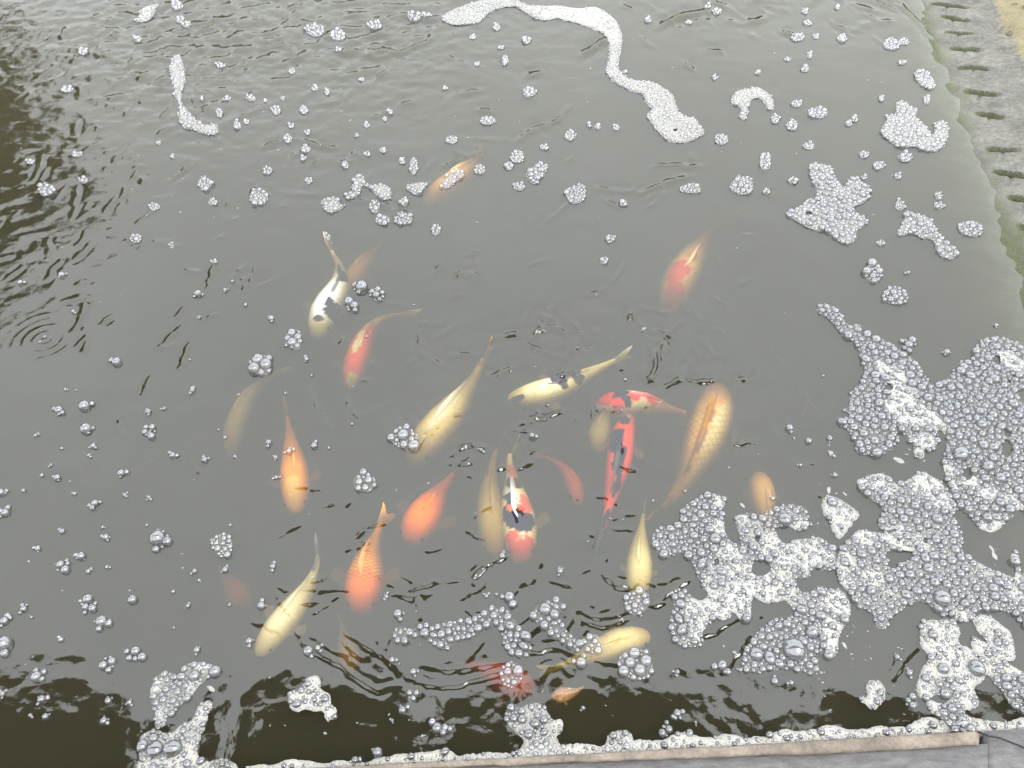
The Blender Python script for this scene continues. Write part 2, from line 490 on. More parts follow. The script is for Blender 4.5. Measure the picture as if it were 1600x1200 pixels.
# label, points, width, depth head, depth tail, base, patches (t, s, rt, rs, colour), net, pectorals
FISH = [
    ('white koi with black patches swimming just under the surface beside tan koi',
     [(495, 530), (508, 490), (530, 450), (531, 420), (519, 395), (512, 366)], 46, .000, .002, (0.93, 0.92, 0.88),
     [(.03, 0, .09, 1.2, (0.85, 0.78, 0.5)), (.14, -.1, .025, .5, BLACK), (.24, .75, .10, .65, BLACK), (.31, .35, .06, .30, BLACK), (.64, .45, .10, .7, BLACK), (.74, .0, .12, .28, BLACK), (.95, 0, .08, 1, CREAM)], 0, 1),
    ('faint tan koi sunk deep behind the white and black koi',
     [(545, 455), (558, 430), (580, 400), (602, 372)], 34, .042, .075, (0.8, 0.42, 0.12), [], 0, 0),
    ('slim red koi with pale back ridge and bent pale tail',
     [(546, 607), (556, 570), (573, 525), (598, 500), (632, 492), (660, 492)], 38, .022, .034, (0.85, 0.12, 0.05),
     [(.02, .3, .09, .8, CREAM), (.45, -.1, .2, .3, CREAM), (.85, 0, .25, 1, CREAM)], 0, 0),
    ('ghostly pale yellow koi curving deep in open water',
     [(360, 716), (368, 672), (386, 626), (420, 592), (455, 575), (492, 563)], 34, .085, .050, (0.85, 0.75, 0.4), [], 0, 0),
    ('plain orange koi with golden head heading towards the near edge alone',
     [(463, 803), (461, 750), (456, 700), (449, 655), (442, 625)], 46, .004, .036, (0.97, 0.36, 0.004),
     [(.12, 0, .2, .55, (0.85, 0.5, 0.1))], 0, 1),
    ('long pale gold koi whose brown tail tip breaks the surface',
     [(640, 728), (672, 686), (706, 645), (735, 603), (756, 562), (776, 530)], 58, .026, .000, (0.90, 0.70, 0.28),
     [(.45, 0, .3, .3, (0.88, 0.78, 0.48)), (.98, 0, .06, 1, (0.45, 0.25, 0.06))], 0, 0),
    ('cream koi with black saddle lying crosswise near the middle',
     [(793, 624), (830, 618), (868, 608), (905, 592), (938, 575), (990, 550)], 42, .001, .004, (0.92, 0.80, 0.42),
     [(.08, .6, .06, .4, BLACK), (.45, -.25, .07, 1.0, BLACK), (.57, -.4, .12, .55, BLACK), (.62, .6, .06, .45, BLACK)], 0, 1),
    ('red, black and white koi lying crosswise above the red tapering koi',
     [(930, 632), (965, 632), (1000, 632), (1035, 638), (1068, 646), (1100, 650)], 44, .001, .03, (0.9, 0.55, 0.38),
     [(.12, -.1, .14, .9, RED), (.28, -.1, .10, 1.1, BLACK), (.23, .6, .08, .5, RED), (.42, -.1, .05, .9, RED), (.50, -.4, .12, .3, WHITE), (.62, 0, .07, .9, RED), (.5, .7, .12, .4, (0.7, 0.6, 0.3)), (.85, 0, .2, 1, (0.85, 0.4, 0.25))], 0, 0),
    ('red and black koi tapering towards a forked tail that pokes out',
     [(984, 648), (972, 685), (967, 720), (957, 765), (945, 815), (930, 862)], 42, .002, .000, (0.85, 0.07, 0.04),
     [(.02, .2, .07, .6, (0.85, 0.6, 0.4)), (.10, .3, .06, .6, BLACK), (.30, .35, .11, .7, BLACK), (.42, 0, .09, .45, BLACK), (.52, -.1, .10, .5, BLACK), (.66, -.4, .12, .4, BLACK), (.97, 0, .12, 1, BLACK)], 0, 1),
    ('small dim yellow koi showing as a blob next to the red tapering koi',
     [(932, 704), (937, 675), (947, 645), (956, 620)], 36, .048, .07, (0.85, 0.68, 0.26), [], 0, 0),
    ('largest koi, tan with net scales and amber fins out of the water',
     [(1122, 600), (1114, 645), (1092, 705), (1066, 757), (1032, 798), (1000, 820)], 70, .012, .000, (0.84, 0.44, 0.09),
     [(.08, 0, .14, 1.2, (0.80, 0.42, 0.14)), (.5, -.5, .3, .4, (0.84, 0.64, 0.28)), (.55, .12, .34, .13, (0.30, 0.12, 0.02)), (.98, 0, .07, 1.5, (0.30, 0.13, 0.03))], 1, 1),
    ('butter yellow koi partly hidden below the tail of the largest koi',
     [(994, 935), (998, 893), (1000, 850), (1004, 812), (1010, 780)], 42, .018, .022, (0.88, 0.74, 0.34), [], 0, 0),
    ('peach koi with red head patches, uppermost of the right group',
     [(1040, 492), (1057, 450), (1080, 408), (1108, 368), (1135, 345), (1165, 333)], 56, .020, .045, (0.88, 0.55, 0.22),
     [(.12, .1, .13, .6, (0.85, 0.14, 0.10)), (.30, -.1, .12, .5, (0.85, 0.12, 0.08)), (.48, .2, .05, .3, (0.85, 0.2, 0.1))], 0, 0),
    ('orange koi farthest from the near edge, crossed by foam flecks',
     [(662, 325), (690, 303), (720, 280), (742, 258), (751, 232), (749, 208)], 44, .024, .034, (0.88, 0.48, 0.12), [], 0, 0),
    ('plain bright orange red koi beside the orange koi with netted scales',
     [(638, 850), (660, 812), (684, 775), (706, 745), (726, 722)], 58, .002, .030, DEEPOR, [], 0, 1),
    ('orange koi with netted scale rows and blurred red head',
     [(563, 960), (569, 915), (578, 868), (592, 828), (607, 792)], 62, .012, .000, (0.97, 0.36, 0.004),
     [(.10, 0, .30, 1.3, DEEPOR)], 1, 1),
    ('dull yellow koi sunk right beside the red, black and white koi',
     [(776, 872), (768, 820), (765, 765), (772, 715), (790, 675)], 48, .048, .052, (0.82, 0.60, 0.18), [], 0, 0),
    ('red, black and white koi with white dorsal streak heading to the near edge',
     [(814, 880), (812, 838), (806, 795), (800, 750), (797, 712), (816, 684)], 56, .002, .003, (0.92, 0.68, 0.40),
     [(.06, .1, .13, 1.2, (0.85, 0.10, 0.07)), (.17, -.5, .06, .5, (0.86, 0.12, 0.08)), (.31, .3, .12, .75, BLACK), (.38, -.4, .14, .45, BLACK), (.45, .55, .11, .4, (0.85, 0.12, 0.08)), (.52, -.3, .06, .35, (0.85, 0.2, 0.05)), (.44, -.3, .05, .3, (0.88, 0.16, 0.04)), (.56, -.3, .12, .5, BLACK), (.64, -.6, .06, .4, WHITE), (.70, .1, .09, 1.0, BLACK), (.66, 0, .16, .14, WHITE), (.82, .2, .08, .9, (0.85, 0.2, 0.1))], 0, 1),
    ('faint thin red koi bending deep between two patterned koi',
     [(905, 790), (895, 755), (878, 730), (855, 716), (832, 708)], 26, .062, .056, (0.85, 0.14, 0.08), [], 0, 0),
    ('creamy white koi with dark tail, nearest to the corner of open water',
     [(402, 1025), (430, 988), (460, 950), (484, 912), (496, 875), (497, 836)], 44, .020, .002, (0.87, 0.78, 0.50),
     [(.96, 0, .13, 1, (0.2, 0.2, 0.2))], 0, 1),
    ('barely visible yellowish koi deep between creamy and netted koi',
     [(552, 1050), (543, 1018), (536, 988), (532, 960)], 34, .085, .10, (0.85, 0.6, 0.25), [], 0, 0),
    ('cream koi lying crosswise under the bubble clusters at the near edge',
     [(1016, 992), (975, 1003), (932, 1019), (888, 1036), (840, 1052)], 44, .014, .034, (0.86, 0.70, 0.32), [], 0, 0),
    ('deep red koi glowing through the dark reflection at the near edge',
     [(835, 1082), (805, 1068), (770, 1052), (738, 1040), (705, 1036)], 52, .05, .06, (0.85, 0.12, 0.08), [], 0, 0),
    ('dim orange koi half hidden under the froth of the near corner',
     [(1186, 738), (1190, 775), (1196, 815), (1205, 850)], 42, .030, .03, (0.88, 0.50, 0.18), [], 0, 0),
    ('almost vanished reddish koi deep below scattered bubbles',
     [(388, 948), (368, 922), (350, 898), (335, 878)], 36, .095, .11, (0.85, 0.3, 0.2), [], 0, 0),
    ('small pinkish cream koi at the surface inside the dark reflection',
     [(862, 1090), (880, 1086), (900, 1080), (916, 1070)], 22, .034, .04, (0.86, 0.52, 0.36), [], 0, 0),
]

# ------------------------------------------------------------------ water: heights
NZ = [Hash(s) for s in range(11, 19)]
LIMX0, LIMX1, LIMY0, LIMY1 = -6.0, 5.5, 0.42, 9.0

# sharp little wave crests: photo positions along each crest, height in mm
CRESTS = [
    ([(655, 520), (652, 545), (668, 562), (700, 575)], 1.5), ([(690, 505), (660, 505), (655, 525), (668, 553)], 1.3),
    ([(450, 955), (462, 985), (478, 1008), (500, 1022), (530, 1038), (556, 1060), (590, 1078), (625, 1070)], 2.6),
    ([(432, 930), (440, 945), (452, 958)], 2.2), ([(536, 988), (560, 1003), (590, 1020), (612, 1035), (625, 1052)], 2.0),
    ([(530, 875), (550, 845), (575, 822), (605, 815), (632, 824)], 1.8), ([(700, 715), (730, 695), (760, 700)], 1.6),
    ([(760, 700), (768, 735), (750, 790)], 1.3), ([(800, 720), (820, 780), (828, 830)], 1.3),
    ([(735, 940), (738, 905), (760, 880), (800, 868)], 2.3), ([(740, 915), (745, 895), (770, 877), (790, 872)], 2.0),
    ([(855, 905), (880, 913), (905, 925)], 2.2), ([(925, 860), (940, 895), (960, 915), (985, 918), (1000, 905)], 2.2),
    ([(935, 870), (952, 905), (985, 918)], 2.0), ([(905, 955), (935, 965), (965, 960), (1000, 950)], 3.2),
    ([(908, 970), (940, 978), (985, 965)], 3.2), ([(1025, 945), (1055, 920), (1085, 897)], 3.0),
    ([(1055, 595), (1090, 597), (1125, 592)], 1.6), ([(1130, 660), (1148, 690), (1152, 730)], 1.4),
    ([(760, 585), (778, 600), (785, 560)], 1.2), ([(775, 525), (800, 522), (830, 530), (850, 505), (880, 520), (890, 545)], 1.1),
    ([(840, 490), (865, 500), (885, 525)], 1.0), ([(1000, 508), (1030, 522), (1045, 545), (1020, 550)], 1.3),
    ([(1020, 530), (1035, 535), (1040, 550)], 1.2), ([(800, 670), (830, 655), (870, 645), (900, 640)], 1.3),
    ([(920, 640), (960, 640), (985, 622)], 1.4), ([(660, 680), (700, 655), (735, 640)], 1.1), ([(555, 650), (590, 640), (625, 622)], 0.9),
    ([(385, 860), (392, 830), (400, 790)], 1.0), ([(398, 870), (392, 900), (395, 930)], 1.0),
    ([(530, 1000), (545, 1010), (565, 1030)], 1.6), ([(600, 860), (570, 845), (545, 870)], 1.0),
    ([(640, 850), (670, 860), (700, 855)], 1.0), ([(690, 930), (720, 935), (760, 915)], 1.6),
    ([(800, 1000), (830, 1018), (865, 1012), (905, 1022)], 2.8), ([(660, 1040), (700, 1048), (740, 1042), (790, 1035)], 3.0),
    ([(640, 1060), (690, 1075), (750, 1060), (790, 1045)], 2.4), ([(930, 1030), (955, 1038), (975, 1040)], 1.5),
    ([(845, 1060), (855, 1045), (875, 1040), (890, 1055)], 1.8), ([(1080, 998), (1120, 985), (1150, 965), (1188, 960)], 1.6),
    ([(1130, 1050), (1160, 1010), (1190, 960)], 2.4), ([(1395, 1060), (1410, 1035), (1432, 1010)], 2.4),
    ([(220, 620), (230, 605), (235, 590)], 1.6), ([(283, 575), (292, 545), (298, 535)], 1.6), ([(270, 500), (285, 485), (292, 478)], 1.2),
    ([(400, 450), (440, 430)], 1.0), ([(360, 435), (385, 415)], 1.2), ([(430, 300), (500, 305)], 0.7),
    ([(540, 60), (580, 80), (625, 82), (665, 68), (690, 38)], 4.5), ([(545, 78), (590, 90), (640, 80)], 3.0),
    ([(455, 8), (475, 35), (500, 45), (525, 70)], 4.0), ([(575, 42), (620, 25), (690, 28)], 3.5), ([(400, 60), (440, 70), (470, 85)], 3.0),
    ([(905, 90), (930, 75), (950, 58)], 5.0), ([(910, 85), (948, 62)], 5.0), ([(1025, 45), (1060, 28), (1110, 14)], 5.0), ([(1030, 40), (1080, 22), (1115, 18)], 5.0),
    ([(1105, 80), (1130, 82)], 4.0), ([(1165, 40), (1200, 25)], 4.0), ([(1070, 100), (1085, 112)], 2.5),
    ([(800, 225), (830, 205), (870, 190), (890, 165)], 2.2), ([(820, 120), (845, 112)], 2.5), ([(930, 295), (965, 298), (1000, 300)], 1.6),
    ([(1000, 303), (1040, 285), (1085, 275)], 1.8), ([(1045, 255), (1080, 262), (1110, 258)], 1.6), ([(480, 165), (525, 160)], 1.8),
    ([(410, 230), (440, 222)], 2.4), ([(465, 215), (500, 230), (525, 232)], 2.0), ([(545, 245), (560, 240), (570, 250)], 1.8), ([(590, 315), (615, 330), (630, 318)], 2.0),
    ([(690, 260), (725, 248)], 1.6), ([(745, 173), (770, 175)], 2.5), ([(580, 182), (615, 175)], 1.6), ([(720, 215), (800, 220)], 1.2),
    ([(1400, 0), (1440, 40), (1460, 66)], 2.5), ([(1300, 35), (1330, 55)], 2.5), ([(1330, 5), (1370, 18)], 3.0), ([(1360, 0), (1400, 15)], 3.0), ([(1220, 50), (1240, 55)], 2.5),
]

cq = random.Random(77)
for cx, cy, sx, sy, n, ang, spread, ln in [(790, 740, 200, 110, 80, .5, 1.6, 25), (720, 930, 190, 60, 52, -.3, 1.0, 28), (330, 55, 200, 50, 120, -.35, .45, 15), (1150, 25, 160, 28, 40, .45, .6, 16), (100, 330, 60, 180, 36, -.9, .6, 11), (520, 250, 200, 90, 30, -.3, .6, 16), (250, 200, 140, 100, 40, -.6, .6, 12), (1080, 330, 110, 60, 16, .2, .8, 14), (1060, 520, 70, 60, 16, .8, 1.2, 14), (560, 440, 200, 60, 22, -.5, .8, 18), (1000, 560, 120, 60, 24, .4, 1.2, 22)]:
    for _ in range(n):
        px, py = cq.gauss(cx, sx), cq.gauss(cy, sy)
        if not (-40 < px < 1420 and -25 < py < 1060):
            continue
        a, q, bd = cq.gauss(ang, spread), ln * cq.uniform(.5, 1.6), cq.uniform(-.5, .5)
        CRESTS.append(([(px - q * math.cos(a), py - q * math.sin(a)), (px + bd * q * .4 * math.sin(a), py - bd * q * .4 * math.cos(a)), (px + q * math.cos(a), py + q * math.sin(a))], cq.uniform(.7, 1.6)))


def seg_dist(P, a, b):
    ab = b - a
    t = np.clip(((P - a) @ ab) / max(1e-12, ab @ ab), 0, 1)
    return np.hypot(*(P - a - t[:, None] * ab).T), t


def water_height(x, y):
    """wave height and choppiness at world points"""
    # smooth masks given by real places
    tl = at(360, 40)[:2]
    d = np.hypot((x - tl[0]) / 1.5, (y - tl[1]) / 1.3)
    top = np.clip((y - 3.6) / 1.2, 0, 1) * np.clip((1.6 - np.abs(x + 1.2)) / 1.2, 0, 1)
    lf = np.clip((-1.35 - 0.18 * y - x) / 0.5, 0, 1)
    calm = np.clip((-2.0 - 0.15 * (y - 3.0) - x) / 0.35, 0, 1)
    chop = np.clip(np.exp(-d * d) * 0.8 + 0.55 * top + 0.18 * lf, 0, 1) * (1 - .55 * calm)
    fc = at(780, 760)[:2]
    fish = np.exp(-(((x - fc[0]) / 0.75) ** 2 + ((y - fc[1]) / 0.55) ** 2))
    near = np.exp(-((y - 0.72) / 0.22) ** 2)
    h = 0.0036 * NZ[0](x * 2.2, y * 2.2) + 0.0022 * NZ[1](x * 6 + y * 1.5, y * 6)
    h += (0.0007 + 0.0130 * chop + 0.0018 * fish + 0.0002 * near) * NZ[2](x * 13 - y * 3, y * 16)
    h += (0.0002 + 0.0075 * chop + 0.0007 * fish + 0.0001 * near) * NZ[3](x * 24 + y * 5, y * 30)
    h += (0.00005 + 0.0020 * chop + 0.0003 * fish) * NZ[4](x * 60, y * 85)
    # ring ripple on the left
    r0 = at(70, 530)[:2]
    r = np.hypot(x - r0[0], y - r0[1])
    h += 0.0006 * np.cos(r * 2 * np.pi / 0.034) * np.exp(-((r - 0.07) / 0.075) ** 2)
    P = np.stack([x, y], 1)
    for pts, amp in CRESTS:
        W = np.array([at(*p)[:2] for p in pts])
        lo, hi = W.min(0) - 0.09 - .012 * W[0][1] ** 2, W.max(0) + 0.09 + .012 * W[0][1] ** 2
        idx = np.nonzero((x > lo[0]) & (x < hi[0]) & (y > lo[1]) & (y < hi[1]))[0]
        if not len(idx):
            continue
        pm = pts[len(pts) // 2]
        m = mpp(*pm)
        rr0 = ray(*pm)
        phi = math.atan2(-rr0[2], rr0[1])
        sf = math.sin(phi)
        sig = 2.9 * m
        need = math.tan(min(max((phi - 0.20) / 2, 0.09), 0.34))
        if phi > 0.95:
            need = min(need, math.tan(max(1.24 - phi, 0) / 2 + 0.10))
        A = 2.0 * need * sig / 0.86 / sf * min(1.5, max(.55, amp / 1.6))
        sc2 = np.array([1.0, sf])
        Q = P[idx] + 2.5 * m * np.stack([NZ[5](P[idx, 0] * .09 / m, P[idx, 1] * .09 / m), NZ[6](P[idx, 0] * .09 / m, P[idx, 1] * .09 / m)], 1) * 2
        best = np.full(len(idx), 9.0)
        fade = np.zeros(len(idx))
        n = len(W) - 1
        for k in range(n):
            dd, t = seg_dist(Q * sc2, W[k] * sc2, W[k + 1] * sc2)
            mm = dd < best
            best[mm] = dd[mm]
            fade[mm] = (k + t[mm]) / n
        brk = np.clip(0.85 + 1.1 * NZ[7](P[idx, 0] * .07 / m, P[idx, 1] * .07 / m), 0.35, 1.35)
        env = np.sin(np.pi * np.clip(fade, 0.04, 0.96)) ** 0.5 * brk
        h[idx] += A * env * (np.exp(-(best / sig) ** 2) - 0.3 * np.exp(-((best - 2.6 * sig) / (1.2 * sig)) ** 2))
    return h, chop


def wz(x, y):
    h, _ = water_height(np.atleast_1d(np.float64(x)), np.atleast_1d(np.float64(y)))
    return h


# ------------------------------------------------------------------ setting: water body, pond floor, ground
def build_water():
    nu, nv = 900, 760
    phi = np.linspace(math.atan2(CAM_H, LIMY0), math.atan2(CAM_H, LIMY1), nv)
    y = CAM_H / np.tan(phi)
    u = np.linspace(-1, 1, nu)
    uu, yy = np.meshgrid(u, y)
    half = 1.0 + 0.50 * yy
    core = np.clip(uu / 0.93, -1, 1) * half
    edge = np.clip((np.abs(uu) - 0.93) / 0.07, 0, 1)
    xx = np.where(uu < 0, core + edge * (LIMX0 + half), core + edge * (LIMX1 - half))
    X, Y = xx.ravel(), yy.ravel()
    h, chop = water_height(X, Y)
    V = np.stack([X, Y, h], 1)
    i = np.arange(nu * nv).reshape(nv, nu)
    Q = np.stack([i[:-1, :-1], i[:-1, 1:], i[1:, 1:], i[1:, :-1]], -1).reshape(-1, 4)
    # closed skirt and underside: the body of water is a solid
    base = len(V)
    border = np.concatenate([i[0, :], i[1:, -1], i[-1, -2::-1], i[-2:0:-1, 0]])
    low = V[border].copy()
    low[:, 2] = -0.55
    V = np.concatenate([V, low, [[0, 4, -0.55]]])
    nb = len(border)
    k = np.arange(nb)
    S = np.stack([border[k], base + k, base + (k + 1) % nb, border[(k + 1) % nb]], 1)
    fan = [(base + nb, base + (j + 1) % nb, base + j) for j in range(nb)]
    me = bpy.data.meshes.new('water')
    allq = np.concatenate([Q, S]).astype(np.int32)
    fan = np.array(fan, dtype=np.int32)
    V = V.astype(np.float32)
    me.vertices.add(len(V))
    me.vertices.foreach_set('co', V.ravel())
    me.loops.add(allq.size + fan.size)
    me.loops.foreach_set('vertex_index', np.concatenate([allq.ravel(), fan.ravel()]))
    me.polygons.add(len(allq) + len(fan))
    me.polygons.foreach_set('loop_start', np.concatenate([np.arange(len(allq)) * 4, allq.size + np.arange(len(fan)) * 3]).astype(np.int32))
    me.polygons.foreach_set('loop_total', np.concatenate([np.full(len(allq), 4), np.full(len(fan), 3)]).astype(np.int32))
    me.update(calc_edges=True)
    sm = np.zeros(len(me.polygons), dtype=bool)
    sm[:len(Q)] = True
    float_attr(me, 'chop', np.concatenate([chop, np.zeros(nb + 1)]))
    o = link('water', me, M_WATER, smooth=False)
    me.polygons.foreach_set('use_smooth', sm)
    tag(o, kind='structure')


build_water()
fl = mesh('pond_floor', [(-6.3, .3, -.56), (5.8, .3, -.56), (5.8, 9.3, -.56), (-6.3, 9.3, -.56)], [(0, 1, 2, 3)])
tag(link('pond_floor', fl, M_MUD), kind='structure')
gz = 0.02
gv = [(-90, -90, gz), (90, -90, gz), (90, 150, gz), (-90, 150, gz), (-6.0, -.6, gz), (5.5, -.6, gz), (5.5, 9.0, gz), (-6.0, 9.0, gz)]
gv += [(x, y, -.6) for x, y, _ in gv[4:]]
gf = [(0, 1, 5, 4), (1, 2, 6, 5), (2, 3, 7, 6), (3, 0, 4, 7), (4, 5, 9, 8), (5, 6, 10, 9), (6, 7, 11, 10), (7, 4, 8, 11)]
tag(link('ground', mesh('ground', gv, gf), M_GROUND, smooth=False), kind='structure')

# ------------------------------------------------------------------ sloping bank with slots
BANK_SLOPE = 0.20
WA, WB = at(1437, 0)[:2], at(1603, 470)[:2]
B_T = (WA - WB) / np.linalg.norm(WA - WB)                   # along the waterline, away from the camera
B_N = np.array([B_T[1], -B_T[0]])                           # up the bank


def on_bank(px, py):
    d = ray(px, py)
    # plane: z = slope * ((p - WB) . n)
    o = np.array([0, 0, CAM_H])
    n3 = np.array([-BANK_SLOPE * B_N[0], -BANK_SLOPE * B_N[1], 1.0])
    p0 = np.array([WB[0], WB[1], 0.0])
    t = ((p0 - o) @ n3) / (d @ n3)
    p = o + d * t
    return (p[:2] - WB) @ B_T, (p[:2] - WB) @ B_N


SLOTS = [(a + 10, b, c + 6, d) for a, b, c, d in [(1443, 3, 1512, 11), (1457, 24, 1516, 31), (1464, 48, 1523, 52), (1472, 73, 1533, 76), (1484, 103, 1548, 108), (1494, 139, 1563, 147),
         (1511, 176, 1572, 183), (1528, 229, 1594, 232), (1539, 265, 1612, 274), (1562, 304, 1635, 313), (1578, 350, 1650, 362), (1596, 405, 1670, 418)]]


def build_bank():
    s = np.linspace(-2.2, 4.6, 1150)
    d = np.concatenate([np.linspace(-1.2, -0.12, 14), np.linspace(-0.1, 0.75, 110), np.linspace(0.78, 1.5, 30)])
    S, D = np.meshgrid(s, d)
    wob = 0.05 * NZ[0](S * 1.7, S * 0 + 3.1) + 0.02 * NZ[1](S * 7, D * 4)
    Z = BANK_SLOPE * (D + 0 * wob)
    Z = Z + 0.010 * NZ[2](S * 6, D * 6) + 0.006 * NZ[3](S * 22, D * 22)
    # broken, pitted upper part
    pit = np.clip(NZ[4](S * 9, D * 9) - 0.12, 0, 1) * np.clip((D - 0.22) / 0.15, 0, 1)
    Z -= 0.09 * pit
    moss_shade = np.clip(0.75 - np.abs(D + 0.02) / 0.2, 0, 1) + np.clip((-D) / 0.1, 0, 0.8)
    moss_shade = moss_shade + np.clip((0.9 - S) / 1.2, 0, 1) * np.clip(1 - np.abs(D - .05) / 0.35, 0, 1) * 0.55
    for q in SLOTS:
        s0, d0 = on_bank(q[0], q[1])
        s1, d1 = on_bank(q[2], q[3])
        a, b = np.array([s0, d0]), np.array([s1, d1])
        L = np.linalg.norm(b - a)
        e = (b - a) / L
        nn = np.array([e[1], -e[0]])
        if nn[0] > 0:
            nn = -nn                                          # towards the camera
        al = (S - a[0]) * e[0] + (D - a[1]) * e[1]
        ac = (S - a[0]) * nn[0] + (D - a[1]) * nn[1]
        ac = ac + 0.012 * NZ[5](al * 9 + s0 * 7, al * 0)
        inside = np.clip(np.minimum(al, L - al) / 0.045, 0, 1)
        prof = np.where(ac < 0, np.clip(1 + ac / 0.006, 0, 1), np.where(ac < 0.016, 1.0, np.clip(1 - (ac - 0.016) / 0.020, 0, 1)))
        Z -= 0.026 * inside * prof
        crack = np.exp(-((al - L * 0.5) / 0.006) ** 2) * ((ac > 0) & (ac < 0.10)) * inside
        Z -= 0.010 * crack
        moss_shade += 1.0 * inside * (ac > -0.008) * np.clip(1 - (ac - .014) / .012, 0, 1) + 0.26 * inside * (ac > 0) * np.exp(-(ac / 0.10) ** 2) * np.clip(1.25 - al / L, 0.1, 1)  # lip shade painted dark along the trench, then a paler moss fade
    lich = np.clip((D - 0.30) / 0.10, 0, 1) * np.clip((S - 1.0) / 0.6, 0, 1)
    X = WB[0] + S * B_T[0] + D * B_N[0]
    Y = WB[1] + S * B_T[1] + D * B_N[1]
    ns, nd = len(s), len(d)
    V = np.stack([X.ravel(), Y.ravel(), Z.ravel()], 1)
    i = np.arange(ns * nd).reshape(nd, ns)
    Q = np.stack([i[:-1, :-1], i[1:, :-1], i[1:, 1:], i[:-1, 1:]], -1).reshape(-1, 4)
    # a solid foot below the slope
    base = len(V)
    border = np.concatenate([i[0, :], i[1:, -1], i[-1, -2::-1], i[-2:0:-1, 0]])
    low = V[border].copy()
    low[:, 2] = -0.62
    nb = len(border)
    k = np.arange(nb)
    V = np.concatenate([V, low])
    SK = np.stack([border[(k + 1) % nb], base + (k + 1) % nb, base + k, border[k]], 1)
    me = quads_mesh('bank', V, np.concatenate([Q, SK]))
    float_attr(me, 'moss_shade', np.concatenate([moss_shade.ravel(), np.zeros(nb)]))
    float_attr(me, 'lichen', np.concatenate([lich.ravel(), np.zeros(nb)]))
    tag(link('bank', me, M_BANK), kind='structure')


build_bank()
bs = random.Random(31)
for k in range(26):
    ss, dd = bs.uniform(0.6, 4.3), bs.uniform(.24, .62)
    rr_ = bs.uniform(.012, .035)
    x, y = WB + B_T * ss + B_N * dd
    V, F = [], []
    for a in range(5):
        la = math.pi * a / 4
        for b in range(7):
            lo = 2 * math.pi * b / 7
            q = rr_ * bs.uniform(.75, 1.2)
            V.append((math.sin(la) * math.cos(lo) * q * 1.2, math.sin(la) * math.sin(lo) * q, math.cos(la) * q * .6))
    for a in range(4):
        for b in range(7):
            F.append((a * 7 + b, (a + 1) * 7 + b, (a + 1) * 7 + (b + 1) % 7, a * 7 + (b + 1) % 7))
    o = link('pebble', mesh('pebble', V, F), M_BANK, smooth=False)
    float_attr(o.data, 'moss_shade', np.full(len(V), bs.choice([0, 0, .4])))
    float_attr(o.data, 'lichen', np.full(len(V), bs.choice([0, .5, .9])))
    o.location = (x, y, BANK_SLOPE * dd + rr_ * .2)
    o.rotation_euler.z = bs.uniform(0, 6)
    tag(o, 'small rough stone lying loose on the upper slotted bank', 'stone', 'loose stones on the bank')

# ------------------------------------------------------------------ near edge: sandy capping strip, grey slabs
EDGE = [(-400, 1246), (200, 1214), (430, 1200), (600, 1191), (800, 1183), (1000, 1172), (1200, 1161), (1400, 1148), (1600, 1136), (2000, 1112)]


def edge_y(x):
    return float(np.interp(x, [p[0] for p in EDGE], [p[1] for p in EDGE]))


def block_strip(name, top_px, bot_px, z, thick, mat, parent, n=90, jitter=0.002, seed=1):
    """a rounded bar running along two photo lines at height z"""
    xs = np.linspace(top_px[0][0], top_px[-1][0], n)
    ty = np.interp(xs, [p[0] for p in top_px], [p[1] for p in top_px])
    by = np.interp(xs, [p[0] for p in bot_px], [p[1] for p in bot_px])
    H = Hash(seed)
    V, F = [], []
    m = 8
    for i in range(n):
        a, b = at(xs[i], ty[i], z), at(xs[i], by[i], z)
        for j in range(m):
            f = j / (m - 1)
            p = a * (1 - f) + b * f
            edge = min(j, m - 1 - j)
            dz = -0.003 if edge == 0 else 0.0
            jj = jitter * H(np.array([xs[i] * .06]), np.array([j * 1.3]))[0] * 2
            V.append((p[0], p[1] + (jj if edge == 0 else 0), z + dz + jj * .4))
        V.append((b[0], b[1], z - thick))
        V.append((a[0], a[1], z - thick))
    w = m + 2
    for i in range(n - 1):
        for j in range(w):
            F.append((i * w + j, i * w + (j + 1) % w, (i + 1) * w + (j + 1) % w, (i + 1) * w + j))
    F.append(tuple(range(w))[::-1])
    F.append(tuple((n - 1) * w + j for j in range(w)))
    return link(name, mesh(name, V, F), mat, parent)


cop = empty('pond_coping', at(1000, 1190, 0.03))
tag(cop, 'straight stone coping along the near edge with sandy strip above grey slab', 'coping')
bpy.context.view_layer.update()


def keep(o, parent):
    o.parent = parent
    o.matrix_parent_inverse = parent.matrix_world.inverted()
    return o


strip_top = [(-400, edge_y(-400) + 2), (1000, edge_y(1000) + 1), (1530, edge_y(1530) + 1)]
strip_bot = [(-400, edge_y(-400) + 6), (430, edge_y(430) + 9), (1000, 1186), (1300, 1176), (1530, 1162)]
keep(block_strip('sandy_strip', strip_top, strip_bot, 0.034, 0.10, M_STRIP, None, seed=3), cop)
keep(block_strip('grey_slab', [(p[0], p[1] + 1.0) for p in strip_bot] + [(1545, 1161)], [(-400, 1900), (1545, 1900)], 0.030, 0.10, M_SLATE, None, seed=4), cop)
sb = keep(block_strip('grey_slab', [(1545.6, 1142), (2000, 1115)], [(1545.6, 1900), (2000, 1900)], 0.030, 0.10, M_SLATE, None, n=30, seed=5), cop)


